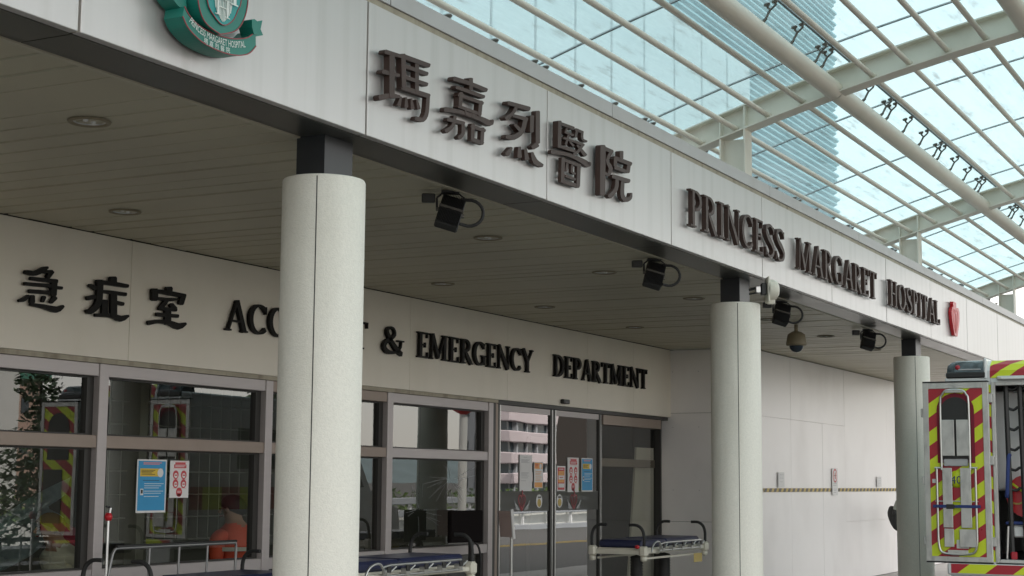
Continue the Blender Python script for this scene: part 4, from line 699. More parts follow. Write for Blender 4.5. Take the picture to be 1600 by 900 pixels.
# ================================================================== glass roof
gr = thing('glass_roof', 'arched glass roof on cream steel beams and rods over the driveway', 'glass roof', (0, 0, 0))
def arch(y): t_ = y - 2.369; return 5.609 - 0.185 * t_ - 0.0227 * t_ * t_
YB, YO = 5.62, -2.2
def ibeam(x):
    mb = MB(); w = 0.10; N = 14; ys = [YB + 0.12 + (YO - YB - 0.12) * i / N for i in range(N + 1)]
    def ext(x0, x1, za, zb):
        vs = []
        for y in ys: vs += [(x0, y, arch(y) + za), (x1, y, arch(y) + za), (x1, y, arch(y) + zb), (x0, y, arch(y) + zb)]
        fs = []
        for i in range(N):
            b_ = 4 * i
            for k in range(4): fs.append((b_ + k, b_ + (k + 1) % 4, b_ + 4 + (k + 1) % 4, b_ + 4 + k))
        fs += [(0, 1, 2, 3), (4 * N, 4 * N + 3, 4 * N + 2, 4 * N + 1)]
        mb.add(vs, fs)
    ext(-w, w, -0.052, -0.036); ext(-w, w, 0.172, 0.187); ext(-0.007, 0.007, -0.036, 0.172)
    for y in (5.147, 4.902):
        for s_ in (-1, 1): mb.box(min(s_ * 0.007, s_ * 0.095), max(s_ * 0.007, s_ * 0.095), y - 0.006, y + 0.006, arch(y) - 0.035, arch(y) + 0.170)
    b_ = mb.build('beam', 'beam', gr); b_.location = (x, 0, 0)
    p = MB(); zt = arch(5.16) - 0.054
    p.box(-w, w, 5.135, 5.15, 4.30, zt); p.box(-w, w, 4.895, 4.91, 4.40, arch(4.9) - 0.053); p.box(-0.007, 0.007, 4.91, 5.135, 4.40, zt)
    o = p.build('post', 'beam', gr); o.location = (x, 0, 0)
BX = [0.42, 7.26, 14.1, 20.97, 27.8]
for x in BX: ibeam(x)
rods = [5.356, 5.012, 4.687, 4.349, 3.682, 3.346, 3.001, 2.662, 1.95, 1.6, 1.25, 0.9, 0.2, -0.15, -0.5, -0.85, -1.6, -1.95]
pipes = [4.055, 2.30, 0.55, -1.22]
def run(name, y, zz, r, n, m):
    for a, b in zip(BX[:-1], BX[1:]):
        MB().tube([(a + 0.008, y, zz), (b - 0.008, y, zz)], r, n, False).build(name, m, gr)
        if r < 0.05:
            MB().tube([(b - 0.04, y, zz), (b - 0.009, y, zz)], r + 0.008, n).build('rod_socket', m, gr)
for y in rods: run('rod', y, arch(y) + 0.004, 0.026, 12, 'rod')
for y in pipes: run('pipe', y, arch(y) + 0.01, 0.088, 24, 'rod')
prow = [5.74, 3.90, 2.145, 0.40, -1.37, -2.15]; pj = [11.2 + PD * k for k in range(-4, 9)]
for a, b in zip(prow[:-1], prow[1:]):
    for x0, x1 in zip(pj[:-1], pj[1:]):
        N = 4; vs = []
        for i in range(N + 1):
            y = a - 0.009 + (b + 0.009 - a + 0.009) * i / N
            for zo in (0.222, 0.234): vs += [(x0 + 0.009, y, arch(y) + zo), (x1 - 0.009, y, arch(y) + zo)]
        gb = MB(); top = [(4 * i, 4 * i + 1, 4 * i + 5, 4 * i + 4) for i in range(N)]
        gb.add(vs, top, False); o = gb.build('glass_pane', 'roofglass', gr, False)
    for x0 in pj:
        ys = [a - 0.008 + (b - a + 0.016) * i / 4 for i in range(5)]
        MB().add([(x0 + s_ * 0.0085, y, arch(y) + 0.22 + h_) for y in ys for s_, h_ in ((-1, 0), (1, 0), (1, 0.016), (-1, 0.016))], [(4 * i + k, 4 * i + (k + 1) % 4, 4 * i + 4 + (k + 1) % 4, 4 * i + 4 + k) for i in range(4) for k in range(4)]).build('joint_seal', 'seal', gr)
for y in prow[1:-1]:
    MB().box(pj[0], pj[-1], y - 0.0085, y + 0.0085, arch(y) + 0.219, arch(y) + 0.237).build('joint_seal', 'seal', gr)
def fitting(pipe_side):
    """disc clamps under the glass on a stubby arm from the pipe or rod"""
    mb = MB()
    r = 0.026 if pipe_side else 0.04
    for y in ((-0.035, 0.035) if pipe_side else (0.0,)):
        mb.lathe((0, y, 0.212), [(0, 0.007), (r, 0.007), (r + 0.003, -0.003), (r * 0.8, -0.013), (0.010, -0.020), (0.010, -0.032), (0, -0.035)], 12)
        mb.tube([(0, y, 0.182), (0, 0.02, 0.155)], 0.009, 8)
    if pipe_side:
        mb.tube([(0, 0.015, 0.165), (0, 0.075, 0.10)], 0.011, 8); mb.tube([(0, 0.07, 0.10), (0, 0.12, 0.075)], [0.013, 0.018], 8)
    else:
        mb.tube([(0, 0.0, 0.19), (0, -0.02, 0.10)], 0.014, 8); mb.lathe((0, -0.02, 0.09), [(0, 0.012), (0.034, 0.01), (0.034, -0.018), (0, -0.022)], 10)
    return mb
f1 = None; f2 = None
def put_fit(x, y, dbl):
    global f1, f2
    src = f2 if dbl else f1
    if src is None:
        o = fitting(dbl).build('spider_fitting', 'fitting', gr)
        if dbl: f2 = o
        else: f1 = o
    else: o = share(src, 'spider_fitting', gr)
    sl_ = (arch(y + 0.05) - arch(y - 0.05)) / 0.1
    o.location = (x, y, arch(y) + 0.0); o.rotation_euler = (math.atan(sl_), 0, 0)
for x0 in pj:
    if not 5 < x0 < 33: continue
    for dx in (-0.10, 0.10, PD / 2 - 0.36, PD / 2 + 0.36):
        put_fit(x0 + dx, 5.60, False)
        for y in prow[1:4]: put_fit(x0 + dx, y, True)
# ================================================================== upper blocks seen through the glass
ub = thing('upper_block', 'pale clad hospital block rising above the canopy behind the glass roof', 'building', (0, 0, 0))
MB().box(-20, 25.1, 9.0, 11.9, 4.4, 8.80).build('core', 'joint', ub)
x = 16.37 - 1.19 * 30; 
p0 = MB().bev(0.035, 1.155, 8.934, 8.995, 4.4, 8.835, 0.004).build('cladding_panel', 'clad', ub); first = True
while x < 25.05:
    if x > 6.5 or True:
        o = p0 if first else share(p0, 'cladding_panel', ub); o.location = (x, 0, 0); first = False
    x += 1.19
MB().box(25.1, 25.16, 8.99, 11.9, 4.4, 8.83).build('end_wall', 'clad', ub); MB().box(-20, 25.1, 8.99, 11.9, 8.8, 8.832).build('roof', 'clad', ub)
lb_ = thing('louvred_block', 'tall blue grey louvred tower rising behind the pale hospital block', 'building', (0, 0, 0))
MB().box(-30, 41.6, 12.2, 26, 0, 17.5).build('wall', 'louvreback', lb_)
lv = MB().prism([(0, 0), (0.05, 0.0), (0.19, 0.075), (0.19, 0.12), (0.05, 0.05)], lambda a, b, d: (d, 12.19 - a, b), 62).build('louvre', 'louvre', lb_); lv.location = (-20, 0, 4.5)
for k in range(1, 78): share(lv, 'louvre', lb_, (-20 + (0.12 if k % 2 else -0.1) + R.uniform(-.04, .04), 0, 4.5 + k * 0.165))
# ================================================================== stretchers
def stretcher(rail_up=False, tagc=True, label='x'):
    t = thing('stretcher', label, 'stretcher', (0, 0, 0), 0, 'hospital stretchers parked by the entrance')
    L, Wd = 1.9, 0.62
    fr_ = MB(); fr_.bev(0.06, L - 0.06, 0.0, 0.035, 0.845, 0.885, 0.006); fr_.bev(0.06, L - 0.06, Wd - 0.035, Wd, 0.845, 0.885, 0.006); fr_.bev(0.02, 0.06, 0.0, Wd, 0.835, 0.885, 0.006); fr_.bev(L - 0.06, L - 0.02, 0.0, Wd, 0.835, 0.885, 0.006)
    fr_.box(0.08, L - 0.08, 0.06, Wd - 0.06, 0.87, 0.9); fr_.box(0.1, L - 0.1, 0.04, 0.07, 0.78, 0.80); fr_.box(0.1, L - 0.1, Wd - 0.07, Wd - 0.04, 0.78, 0.80); fr_.build('frame', 'cream', t)
    for x in (0.0, L - 0.09):
        for y in (-0.035, Wd - 0.055): MB().bev(x, x + 0.09, y, y + 0.09, 0.815, 0.925, 0.02).build('corner_bumper', 'cream', t); 
    for x in (0.045, L - 0.045):
        for y in (0.01, Wd - 0.01): MB().lathe((x, y, 0.79), [(0, -0.03), (0.035, -0.02), (0.038, 0.02), (0, 0.028)], 12).build('bumper_wheel', 'cream', t)
    MB().bev(0.10, 0.78, 0.05, Wd - 0.05, 0.902, 0.985, 0.022).build('mattress', 'navy', t); MB().bev(0.79, L - 0.1, 0.05, Wd - 0.05, 0.902, 0.99, 0.022).build('mattress', 'navy', t)
    for x, sx in ((0.04, 1), (L - 0.04, -1)):
        for y, s_ in ((0.015, 1), (Wd - 0.015, -1)):
            MB().tube(smooth([(x, y - s_ * 0.01, 0.90), (x, y - s_ * 0.012, 1.02), (x, y + s_ * 0.01, 1.10), (x, y + s_ * 0.07, 1.145), (x, y + s_ * 0.16, 1.148)], 4), 0.0165, 10).build('push_handle', 'rubber', t)
    rl = MB(); y0 = -0.05
    if not rail_up:
        rl.tube([(0.34, y0, 0.872), (L - 0.3, y0, 0.872)], 0.011, 8); rl.tube([(0.34, y0 - 0.01, 0.94), (0.46, y0 - 0.01, 0.955), (L - 0.34, y0 - 0.01, 0.955)], 0.010, 8)
        for i in range(5):
            x = 0.42 + i * 0.28; rl.tube([(x, y0, 0.875), (x + 0.13, y0 - 0.006, 0.94)], 0.009, 6); rl.box(x - 0.02, x + 0.03, y0 - 0.02, y0 + 0.03, 0.865, 0.92)
        ro = rl.build('folded_side_rail', 'steel', t)
        hoop = MB().tube(smooth([(0.12, y0, 0.865), (0.16, y0, 0.93), (0.24, y0, 0.965), (0.33, y0, 0.965), (0.40, y0, 0.90)], 4), 0.01, 8); hoop.build('release_hoop', 'steel', t)
        for i in range(5): MB().bev(0.40 + i * 0.28, 0.45 + i * 0.28, y0 - 0.028, y0 - 0.012, 0.90, 0.945, 0.004).build('rail_bracket', 'black', t)
    else:
        yy = Wd + 0.02; rl.tube([(0.42, yy, 1.22), (L - 0.12, yy, 1.22)], 0.013, 8); rl.tube(smooth([(0.42, yy, 1.22), (0.36, yy, 1.18), (0.30, yy, 0.88)], 3), 0.011, 8); rl.tube(smooth([(L - 0.12, yy, 1.22), (L - 0.10, yy, 1.18), (L - 0.11, yy, 0.88)], 3), 0.011, 8)
        for i in range(1, 4): rl.tube([(0.42 + i * 0.34, yy, 1.215), (0.42 + i * 0.34 - 0.01, yy, 0.88)], 0.009, 6)
        rl.tube([(0.28, yy, 0.885), (L - 0.1, yy, 0.885)], 0.010, 8); rl.build('raised_side_rail', 'darksteel', t)
        MB().tube([(0.40, yy, 1.235), (L - 0.1, yy, 1.235)], 0.012, 8).build('rail_grip', 'black', t)
    for x in (0.55, L - 0.55):
        prof = []
        for i in range(15): zz = 0.36 + i * 0.03; prof += [(0.075, zz), (0.062, zz + 0.015)]
        MB().lathe((x, Wd / 2, 0), [(0, 0.36)] + prof + [(0, 0.81)], 18).build('lift_column', 'rubber', t)
    MB().bev(0.3, L - 0.3, 0.1, Wd - 0.1, 0.22, 0.35, 0.03).build('base_cover', 'cream', t)
    for x in (0.25, L - 0.25):
        for y in (0.08, Wd - 0.08):
            w_ = MB().lathe((x, y, 0.1), [(0, -0.02), (0.09, -0.02), (0.1, 0), (0.09, 0.02), (0, 0.02)], 18, 'y'); wo = w_.build('wheel', 'rubber', t); MB().box(x - 0.02, x + 0.02, y - 0.03, y + 0.03, 0.19, 0.24).build('fork', 'steel', wo)
    if tagc:
        MB().bev(L - 0.42, L - 0.16, -0.005, 0.0, 0.70, 0.80, 0.002).build('yellow_tag', 'tapey', t)
        MB().lathe((0.02, Wd * 0.12, 0.915), [(0, -0.02), (0.025, -0.01), (0.025, 0.015), (0, 0.025)], 10).build('red_knob', 'emblem', t)
    return t
s = stretcher(label='navy stretcher with folded side rail standing clear in front of the doors'); s.location = (15.72, 6.68, 0)
s = stretcher(label='navy stretcher half hidden behind the nearest column'); s.location = (10.02, 6.62, 0)
s = stretcher(True, False, 'stretcher with raised side rail in front of the second window'); s.location = (8.52, 7.28, 0); s.scale = (1, 1, 0.9)
# ================================================================== small things in front of and behind the glass
ip = thing('drip_stand', 'thin silver drip stand with a red ball grip against the window mullion', 'stand', (9.3, 8.35, 0))
MB().tube([(0.0, 0, 0.1), (0.0, 0, 1.30), (0.02, 0, 1.38)], 0.011, 8).build('pole', 'steel', ip); MB().lathe((0, 0, 1.312), [(0, -0.032), (0.022, -0.028), (0.03, -0.004), (0.03, 0.004), (0.022, 0.028), (0, 0.032)], 14).build('ball_grip', 'emblem', ip)
MB().tube([(0.01, 0, 1.385), (-0.03, 0, 1.39)], 0.008, 6).build('hook', 'black', ip); MB().lathe((0, 0, 0), [(0.2, 0.04), (0.19, 0.07), (0.03, 0.1), (0, 0.11)], 12).build('base', 'steel', ip)
st = thing('notice_stand', 'small notice board on a steel pole standing before the left sliding door', 'sign', (15.83, 8.32, 0), rad(72))
MB().tube([(0, 0, 0.03), (0, 0, 1.0)], 0.017, 10).build('pole', 'steel', st); MB().lathe((0, 0, 0), [(0.17, 0), (0.17, 0.02), (0.03, 0.04), (0, 0.05)], 20).build('base', 'steel', st)
bd = MB().bev(-0.10, 0.10, -0.03, -0.018, 0.99, 1.28, 0.004, Matrix.Rotation(rad(-6), 4, 'X')).build('board', 'noticepink', st)
MB().bev(-0.12, -0.10, -0.05, -0.01, 0.97, 1.30, 0.004, Matrix.Rotation(rad(-6), 4, 'X')).build('side_frame', 'paper', st); MB().box(-0.08, 0.08, -0.034, -0.031, 1.03, 1.2, Matrix.Rotation(rad(-6), 4, 'X')).build('print_panel', 'pgrey', bd)
mo = thing('monitor_stand', 'black flat screen on a stand in front of the scratched window', 'monitor', (14.95, 8.42, 0), rad(-10))
MB().bev(-0.27, 0.27, -0.03, 0.03, 0.95, 1.29, 0.01).build('screen', 'matte', mo); MB().tube([(0.1, 0, 0.05), (0.1, 0, 0.97)], 0.03, 10).build('pole', 'black', mo); MB().bev(-0.15, 0.35, -0.2, 0.2, 0.0, 0.05, 0.015).build('base', 'black', mo)
MB().tube(smooth([(0.16, 0, 0.95), (0.24, 0, 0.88), (0.27, 0, 0.7), (0.25, 0, 0.4)], 3), 0.012, 6).build('cable', 'rubber', mo)
ck = MB(); ck.use('crack')
for c_x, c_z, n_ in ((15.15, 1.62, 34), (14.5, 1.3, 12)):
    for i in range(n_):
        a = R.uniform(0, 6.283); l0 = R.uniform(0.02, 0.25); l1 = l0 + R.uniform(0.08, 0.45)
        p1 = (c_x + l0 * math.cos(a), c_z + l0 * math.sin(a) * 0.6); p2 = (c_x + l1 * math.cos(a + 0.12), c_z + l1 * math.sin(a + 0.12) * 0.6)
        if all(13.86 < p[0] < 15.78 and 0.93 < p[1] < 1.81 for p in (p1, p2)): ck.strip([(p1[0], p1[1], 0.0018), ((p1[0] + p2[0]) / 2 + R.uniform(-.015, .015), (p1[1] + p2[1]) / 2, 0.0022), (p2[0], p2[1], 0.001)], pl(YG - 0.004 - 0.0001 * i), 0.0008)
co = ck.build('scratch_marks', None, fw); co['kind'] = 'stuff'
# plastic sheet draped across the first window
ps = MB(); NX, NZ = 22, 12; vs = []
for i in range(NX + 1):
    u = i / NX
    zt = 1.10 + 0.50 * u ** 1.6; zb = 0.78 + 0.36 * u ** 2.2
    for j in range(NZ + 1):
        v = j / NZ; xx = 8.2 + 1.5 * u; zz = zt + (zb - zt) * v + 0.02 * math.sin(9 * u + 5 * v)
        vs.append((xx + 0.02, 9.2 + 0.09 * math.sin(4 * u + 9 * v) + 0.12 * v + 0.04 * math.sin(17 * v - 6 * u), zz))
ps.add(vs, [(i * (NZ + 1) + j, i * (NZ + 1) + j + 1, (i + 1) * (NZ + 1) + j + 1, (i + 1) * (NZ + 1) + j) for i in range(NX) for j in range(NZ)], True)
tag(ps.build('plastic_sheet', 'sheet', None, False), 'translucent plastic sheet draped across behind the leftmost window', 'plastic sheet')
# ================================================================== people
def body(name, pts, edges, rads, mats, sub=2):
    """one continuous skinned surface; mats = material per bone"""
    me = bpy.data.meshes.new(name); names = list(pts); me.from_pydata([pts[k] for k in names], [(names.index(a), names.index(b)) for a, b in edges], [])
    ob = bpy.data.objects.new(name, me); C.objects.link(ob)
    sk = ob.modifiers.new('skin', 'SKIN'); sk.use_smooth_shade = True
    for i, k in enumerate(names):
        r = rads[k]; me.skin_vertices[0].data[i].radius = r if isinstance(r, tuple) else (r, r)
    me.skin_vertices[0].data[0].use_root = True
    ss = ob.modifiers.new('sub', 'SUBSURF'); ss.levels = sub; ss.render_levels = sub
    bpy.context.view_layer.update(); dg = bpy.context.evaluated_depsgraph_get()
    m2 = bpy.data.meshes.new_from_object(ob.evaluated_get(dg)); ob.modifiers.clear(); ob.data = m2
    ms = []; m2.materials.clear()
    for e in edges:
        if mats[e] not in ms: ms.append(mats[e])
    for m_ in ms: m2.materials.append(M[m_])
    for p in m2.polygons:
        c = p.center; best = None
        for e in edges:
            a, b = Vector(pts[e[0]]), Vector(pts[e[1]]); t_ = max(0, min(1, (c - a).dot(b - a) / max(1e-9, (b - a).length_squared))); d_ = (a + (b - a) * t_ - c).length
            if best is None or d_ < best[0]: best = (d_, mats[e])
        p.material_index = ms.index(best[1]); p.use_smooth = True
    return ob
def figure(top='orange', leg='darkcloth', arm=None, hand='skin', sit=True, headturn=0.0, lean=0.0, armL=None, armR=None):
    """seated or standing figure facing +x, pelvis over the origin"""
    ph = 0.52 if sit else 0.93
    P_ = {'pelvis': (0, 0, ph), 'waist': (0.02 + lean * .1, 0, ph + 0.16), 'chest': (0.03 + lean * .3, 0, ph + 0.38), 'neckb': (0.03 + lean * .45, 0, ph + 0.52), 'neck': (0.05 + lean * .5, 0, ph + 0.59), 'head': (0.075 + lean * .6, 0, ph + 0.69), 'crown': (0.06 + lean * .6, 0, ph + 0.80)}
    Rr = {'pelvis': (.15, .12), 'waist': (.145, .11), 'chest': (.165, .12), 'neckb': (.09, .08), 'neck': .055, 'head': (.078, .095), 'crown': (.055, .065)}
    E = [('pelvis', 'waist'), ('waist', 'chest'), ('chest', 'neckb'), ('neckb', 'neck'), ('neck', 'head'), ('head', 'crown')]
    Mt = {E[0]: leg, E[1]: top, E[2]: top, E[3]: 'skin', E[4]: 'skin', E[5]: 'skin'}
    for s_, nm, pose in ((1, 'l', armL), (-1, 'r', armR)):
        sh_ = (0.03 + lean * .38, s_ * 0.185, ph + 0.46)
        el, wr = pose if pose else ((0.02, s_ * 0.235, ph + 0.18), (0.22, s_ * 0.18, ph + 0.10))
        P_['sh' + nm] = sh_; P_['el' + nm] = el; P_['wr' + nm] = wr; d_ = (Vector(wr) - Vector(el)).normalized(); side = d_.cross(Vector((0, 0, 1))); side = side.normalized() if side.length > .1 else Vector((1, 0, 0)); up = side.cross(d_)
        pm = Vector(wr) + d_ * 0.07; P_['pm' + nm] = tuple(pm)
        Rr['sh' + nm] = .068; Rr['el' + nm] = .05; Rr['wr' + nm] = .031; Rr['pm' + nm] = (.042, .022)
        for a_, b_ in (('neckb', 'sh' + nm), ('sh' + nm, 'el' + nm), ('el' + nm, 'wr' + nm), ('wr' + nm, 'pm' + nm)): E.append((a_, b_))
        Mt[('neckb', 'sh' + nm)] = top; Mt[('sh' + nm, 'el' + nm)] = arm or top; Mt[('el' + nm, 'wr' + nm)] = arm or top; Mt[('wr' + nm, 'pm' + nm)] = hand
        for k in range(4):
            o_ = side * (k - 1.5) * 0.021; a_ = pm + o_ + d_ * 0.03; l_ = (0.062, 0.072, 0.066, 0.05)[k]; b_ = a_ + d_ * l_ * .7 - up * 0.012; c_ = b_ + d_ * l_ * .35 - up * 0.03
            for q_, v_ in (('a', a_), ('b', b_), ('c', c_)): P_['f%s%d%s' % (nm, k, q_)] = tuple(v_); Rr['f%s%d%s' % (nm, k, q_)] = .0095
            for e in (('pm' + nm, 'f%s%da' % (nm, k)), ('f%s%da' % (nm, k), 'f%s%db' % (nm, k)), ('f%s%db' % (nm, k), 'f%s%dc' % (nm, k))): E.append(e); Mt[e] = hand
        a_ = Vector(wr) + d_ * 0.04 + side * 0.038; b_ = a_ + d_ * 0.04 + side * 0.012 - up * 0.02
        P_['t' + nm + 'a'] = tuple(a_); P_['t' + nm + 'b'] = tuple(b_); Rr['t' + nm + 'a'] = .012; Rr['t' + nm + 'b'] = .01
        for e in (('wr' + nm, 't' + nm + 'a'), ('t' + nm + 'a', 't' + nm + 'b')): E.append(e); Mt[e] = hand
        kn = (0.42, s_ * 0.11, 0.50) if sit else (0.02, s_ * 0.095, 0.50); an = (0.40, s_ * 0.11, 0.09) if sit else (-0.01, s_ * 0.095, 0.09); to = (an[0] + 0.16, an[1], 0.04)
        P_['hp' + nm] = (0.02, s_ * 0.095, ph - 0.03); P_['kn' + nm] = kn; P_['an' + nm] = an; P_['to' + nm] = to
        Rr['hp' + nm] = .088; Rr['kn' + nm] = .062; Rr['an' + nm] = .042; Rr['to' + nm] = .035
        for e in (('pelvis', 'hp' + nm), ('hp' + nm, 'kn' + nm), ('kn' + nm, 'an' + nm), ('an' + nm, 'to' + nm)): E.append(e); Mt[e] = leg
        Mt[('an' + nm, 'to' + nm)] = 'black'
    o = body('person', P_, E, Rr, Mt)
    return o, Vector(P_['head'])
def head_parts(o, hc, hair='hair', rz=0.0, cap=True):
    Rz = Matrix.Rotation(rz, 4, 'Z'); T = Matrix.Translation(hc) @ Rz
    hb_ = MB(); vs = []; n1, n2 = 20, 12
    for j in range(n2 + 1):
        th = math.pi * 0.62 * j / n2
        for i in range(n1):
            a = 2 * math.pi * i / n1; back = (1 - math.cos(a)) / 2; rr = 1 + 0.02 * math.sin(7 * a + j)
            t2 = th * (0.62 + 0.5 * back)
            vs.append(T @ Vector((-0.005 + 0.108 * rr * math.sin(t2) * math.cos(a), 0.092 * rr * math.sin(t2) * math.sin(a), 0.025 + 0.118 * math.cos(t2))))
    hb_.add(vs, [(j * n1 + i, j * n1 + (i + 1) % n1, (j + 1) * n1 + (i + 1) % n1, (j + 1) * n1 + i) for j in range(n2) for i in range(n1)], True)
    hb_.build('hair', hair, o, False)
    for s_ in (-1, 1):
        MB().lathe(T @ Vector((-0.005, s_ * 0.088, 0.0)), [(0, -0.01), (0.02, -0.006), (0.028, 0.004), (0, 0.01)], 10, 'y').build('ear', 'skin', o)
        MB().lathe(T @ Vector((0.082, s_ * 0.032, 0.018)), [(0, -0.012), (0.010, -0.007), (0.012, 0), (0.010, 0.007), (0, 0.012)], 8, 'y').build('eye', 'print', o)
    MB().tube([T @ Vector((0.086, 0, 0.02)), T @ Vector((0.106, 0, -0.018)), T @ Vector((0.092, 0, -0.024))], [0.008, 0.014, 0.008], 8).build('nose', 'skin', o)
    MB().tube([T @ Vector((0.086, -0.024, -0.05)), T @ Vector((0.094, 0, -0.049)), T @ Vector((0.086, 0.024, -0.05))], 0.006, 6).build('mouth', 'maroon', o)
# person in orange vest, seated inside behind the second window
pv_, hc = figure('orange', 'darkcloth', 'orange', lean=0.12)
head_parts(pv_, hc, rz=rad(25)); pv_.location = (12.12, 9.22, 0.04); pv_.rotation_euler = (0, 0, rad(82)); pv_.scale = (1.1, 1.38, 1.05)
bd_ = MB(); n1 = 28
for zc in (0.875,):
    vs = []
    for zz in (zc - 0.018, zc + 0.018):
        for i in range(n1): a = 2 * math.pi * i / n1; vs.append((0.05 + 0.158 * math.cos(a), 0.205 * math.sin(a), zz))
    bd_.add(vs, [(i, (i + 1) % n1, n1 + (i + 1) % n1, n1 + i) for i in range(n1)], True)
bd_.build('reflective_band', 'reflect', pv_, False)
tag(pv_, 'person with black hair in an orange vest with silver band, seated behind the second window', 'person')
ch_ = thing('waiting_chair', 'dark chair under the seated person in the orange vest', 'chair', (12.12, 9.22, 0), rad(82))
MB().bev(-0.2, 0.25, -0.22, 0.22, 0.36, 0.40, 0.01).build('seat', 'black', ch_)
for x, y in ((-0.17, -0.19), (-0.17, 0.19), (0.22, -0.19), (0.22, 0.19)): MB().tube([(x, y, 0), (x, y, 0.36)], 0.014, 8).build('leg', 'steel', ch_)
# person in white padded coat, bent over, behind the first window
pc, hc = figure('coat', 'darkcloth', 'coat', lean=0.35)
head_parts(pc, hc, 'mustard', rz=rad(-20)); pc.location = (9.76, 9.03, 0.02); pc.rotation_euler = (0, 0, rad(165)); pc.scale = (1.05, 1.3, 0.97)
pad = MB()
for k in range(5):
    zz = 0.60 + k * 0.10; pad.lathe((0.03 + 0.02 * k, 0, zz), [(0.15, -0.05), (0.185, -0.025), (0.19, 0.0), (0.185, 0.025), (0.15, 0.05)], 24)
pad.build('padded_coat', 'coat', pc)
tag(pc, 'person bent over in an off-white padded coat behind the leftmost window', 'person')
cu = MB().bev(-0.16, 0.16, -0.06, 0.06, -0.12, 0.12, 0.04, Matrix.Rotation(rad(24), 4, 'Y')).build('cushion', 'maroon'); cu.location = (9.90, 9.34, 1.10); tag(cu, 'dark red cushion beside the person in the off-white coat', 'cushion')
ch2 = thing('waiting_chair', 'dark chair under the person in the off-white coat', 'chair', (9.82, 9.03, 0), rad(165))
MB().bev(-0.2, 0.25, -0.25, 0.25, 0.32, 0.36, 0.01).build('seat', 'black', ch2); MB().bev(-0.24, -0.20, -0.25, 0.25, 0.36, 0.7, 0.01).build('backrest', 'black', ch2)
for x, y in ((-0.17, -0.19), (-0.17, 0.19), (0.22, -0.19), (0.22, 0.19)): MB().tube([(x, y, 0), (x, y, 0.32)], 0.014, 8).build('leg', 'steel', ch2)
# person standing behind the far column, only a black gloved hand shows
pb, hc = figure('greycloth', 'darkcloth', 'greycloth', 'black', sit=False, armL=((0.0, 0.31, 1.30), (0.02, 0.36, 1.17)))
head_parts(pb, hc); pb.location = (28.0, 6.72, 0); pb.rotation_euler = (0, 0, rad(8))
gl_ = MB().bev(-0.05, 0.07, -0.06, 0.06, -0.33, 0.0, 0.045).build('black_bag', 'black', pb) if False else None
tag(pb, 'person in grey mostly hidden behind the far column, black gloved hand showing', 'person')
bg_ = MB(); bg_.tube(smooth([(0, 0.02, 0.06), (0.0, 0.03, 0.0), (0.0, 0.04, -0.10), (0.0, 0.0, -0.26), (0, -0.05, -0.36)], 3), [0.05, 0.07, 0.08, 0.085, 0.09, 0.09, 0.088, 0.082, 0.075, 0.065, 0.055, 0.04, 0.02], 14)
bo = bg_.build('black_bag', 'rubber'); bo.location = (28.05, 7.10, 1.16); tag(bo, 'small black bag held out beside the far column', 'bag')
# ================================================================== ambulance
am = thing('ambulance', 'ambulance parked at the kerb with rear doors open, red and yellow striped', 'ambulance', (16.7, 2.575, -0.048)); am.scale = (1.03, 1.03, 1.03)
LFT, RGT, ZB, ZT, LEN = 1.07, -1.07, 0.70, 2.68, 5.6
bx = MB(); T_ = 0.05
# shell: left, right, roof, floor, front bulkhead, rear frame
shl_ = MB(); shl_.use('ambwhite')
shl_.bev(0.02, 3.7, LFT - T_, LFT, ZB, ZT, 0.012); shl_.bev(0.02, 3.7, RGT, RGT + T_, ZB, ZT, 0.012); shl_.bev(0.02, 3.7, RGT, LFT, ZT - 0.002, ZT + 0.06, 0.02); shl_.box(0.02, 3.7, RGT + T_, LFT - T_, ZB, ZB + 0.12); shl_.box(3.64, 3.7, RGT + T_, LFT - T_, ZB + 0.12, ZT - 0.003)
OL, OR = 0.585, -0.585
shl_.bev(0.0, 0.05, OL + 0.03, LFT - 0.002, ZB + 0.05, ZT - 0.005, 0.008); shl_.bev(0.0, 0.05, RGT + 0.002, OR - 0.03, ZB + 0.05, ZT - 0.005, 0.008); shl_.box(0.0, 0.05, OR - 0.03, OL + 0.03, 2.61, ZT - 0.004)
shl = shl_.build('body', None, am)
opf = MB(); opf.bev(-0.012, 0.03, OL - 0.012, OL + 0.028, 0.84, 2.63, 0.005); opf.bev(-0.012, 0.03, OR - 0.028, OR + 0.012, 0.84, 2.63, 0.005); opf.bev(-0.012, 0.03, OR + 0.012, OL - 0.012, 2.59, 2.628, 0.005); opf.bev(-0.012, 0.03, OR + 0.012, OL - 0.012, 0.842, 0.875, 0.005); opf.build('door_frame', 'alplate', am)
# rear roof cowl with stripes
cw = MB(); prof = [(0.0, 2.665), (0.0, 2.74), (0.04, 2.80), (0.12, 2.845), (0.4, 2.855), (0.4, 2.665)]
cw.use('ambwhite').prism(prof, lambda a, b, d: (a, RGT + 0.42 + d, b), LFT - RGT - 0.84); cwo = cw.build('roof_cowl', None, am)
sp = MB(); cowl = [(0.0, 2.667), (0.0, 2.74), (0.04, 2.80), (0.12, 2.845), (0.38, 2.855)]; acc = 0.0
for (xa, za), (xb, zb) in zip(cowl[:-1], cowl[1:]):
    ln = math.hypot(xb - xa, zb - za); ux, uz = (xb - xa) / ln, (zb - za) / ln
    stripes(sp, RGT + 0.44, LFT - 0.45, acc, acc + ln, lambda a, b, d, xa=xa, za=za, ux=ux, uz=uz, acc=acc: (xa + ux * (b - acc) - uz * (0.004 - d), a, za + uz * (b - acc) + ux * (0.004 - d)), 0.125, -0.75, 0.003, -acc); acc += ln
sp.build('chevron_panel', None, cwo)
bar_ = MB().bev(-0.055, -0.013, -0.62, 0.55, 2.640, 2.684, 0.014).build('light_bar', 'alplate', am); MB().bev(-0.062, -0.054, -0.58, 0.50, 2.650, 2.668, 0.004).build('light_lens', 'paper', bar_)
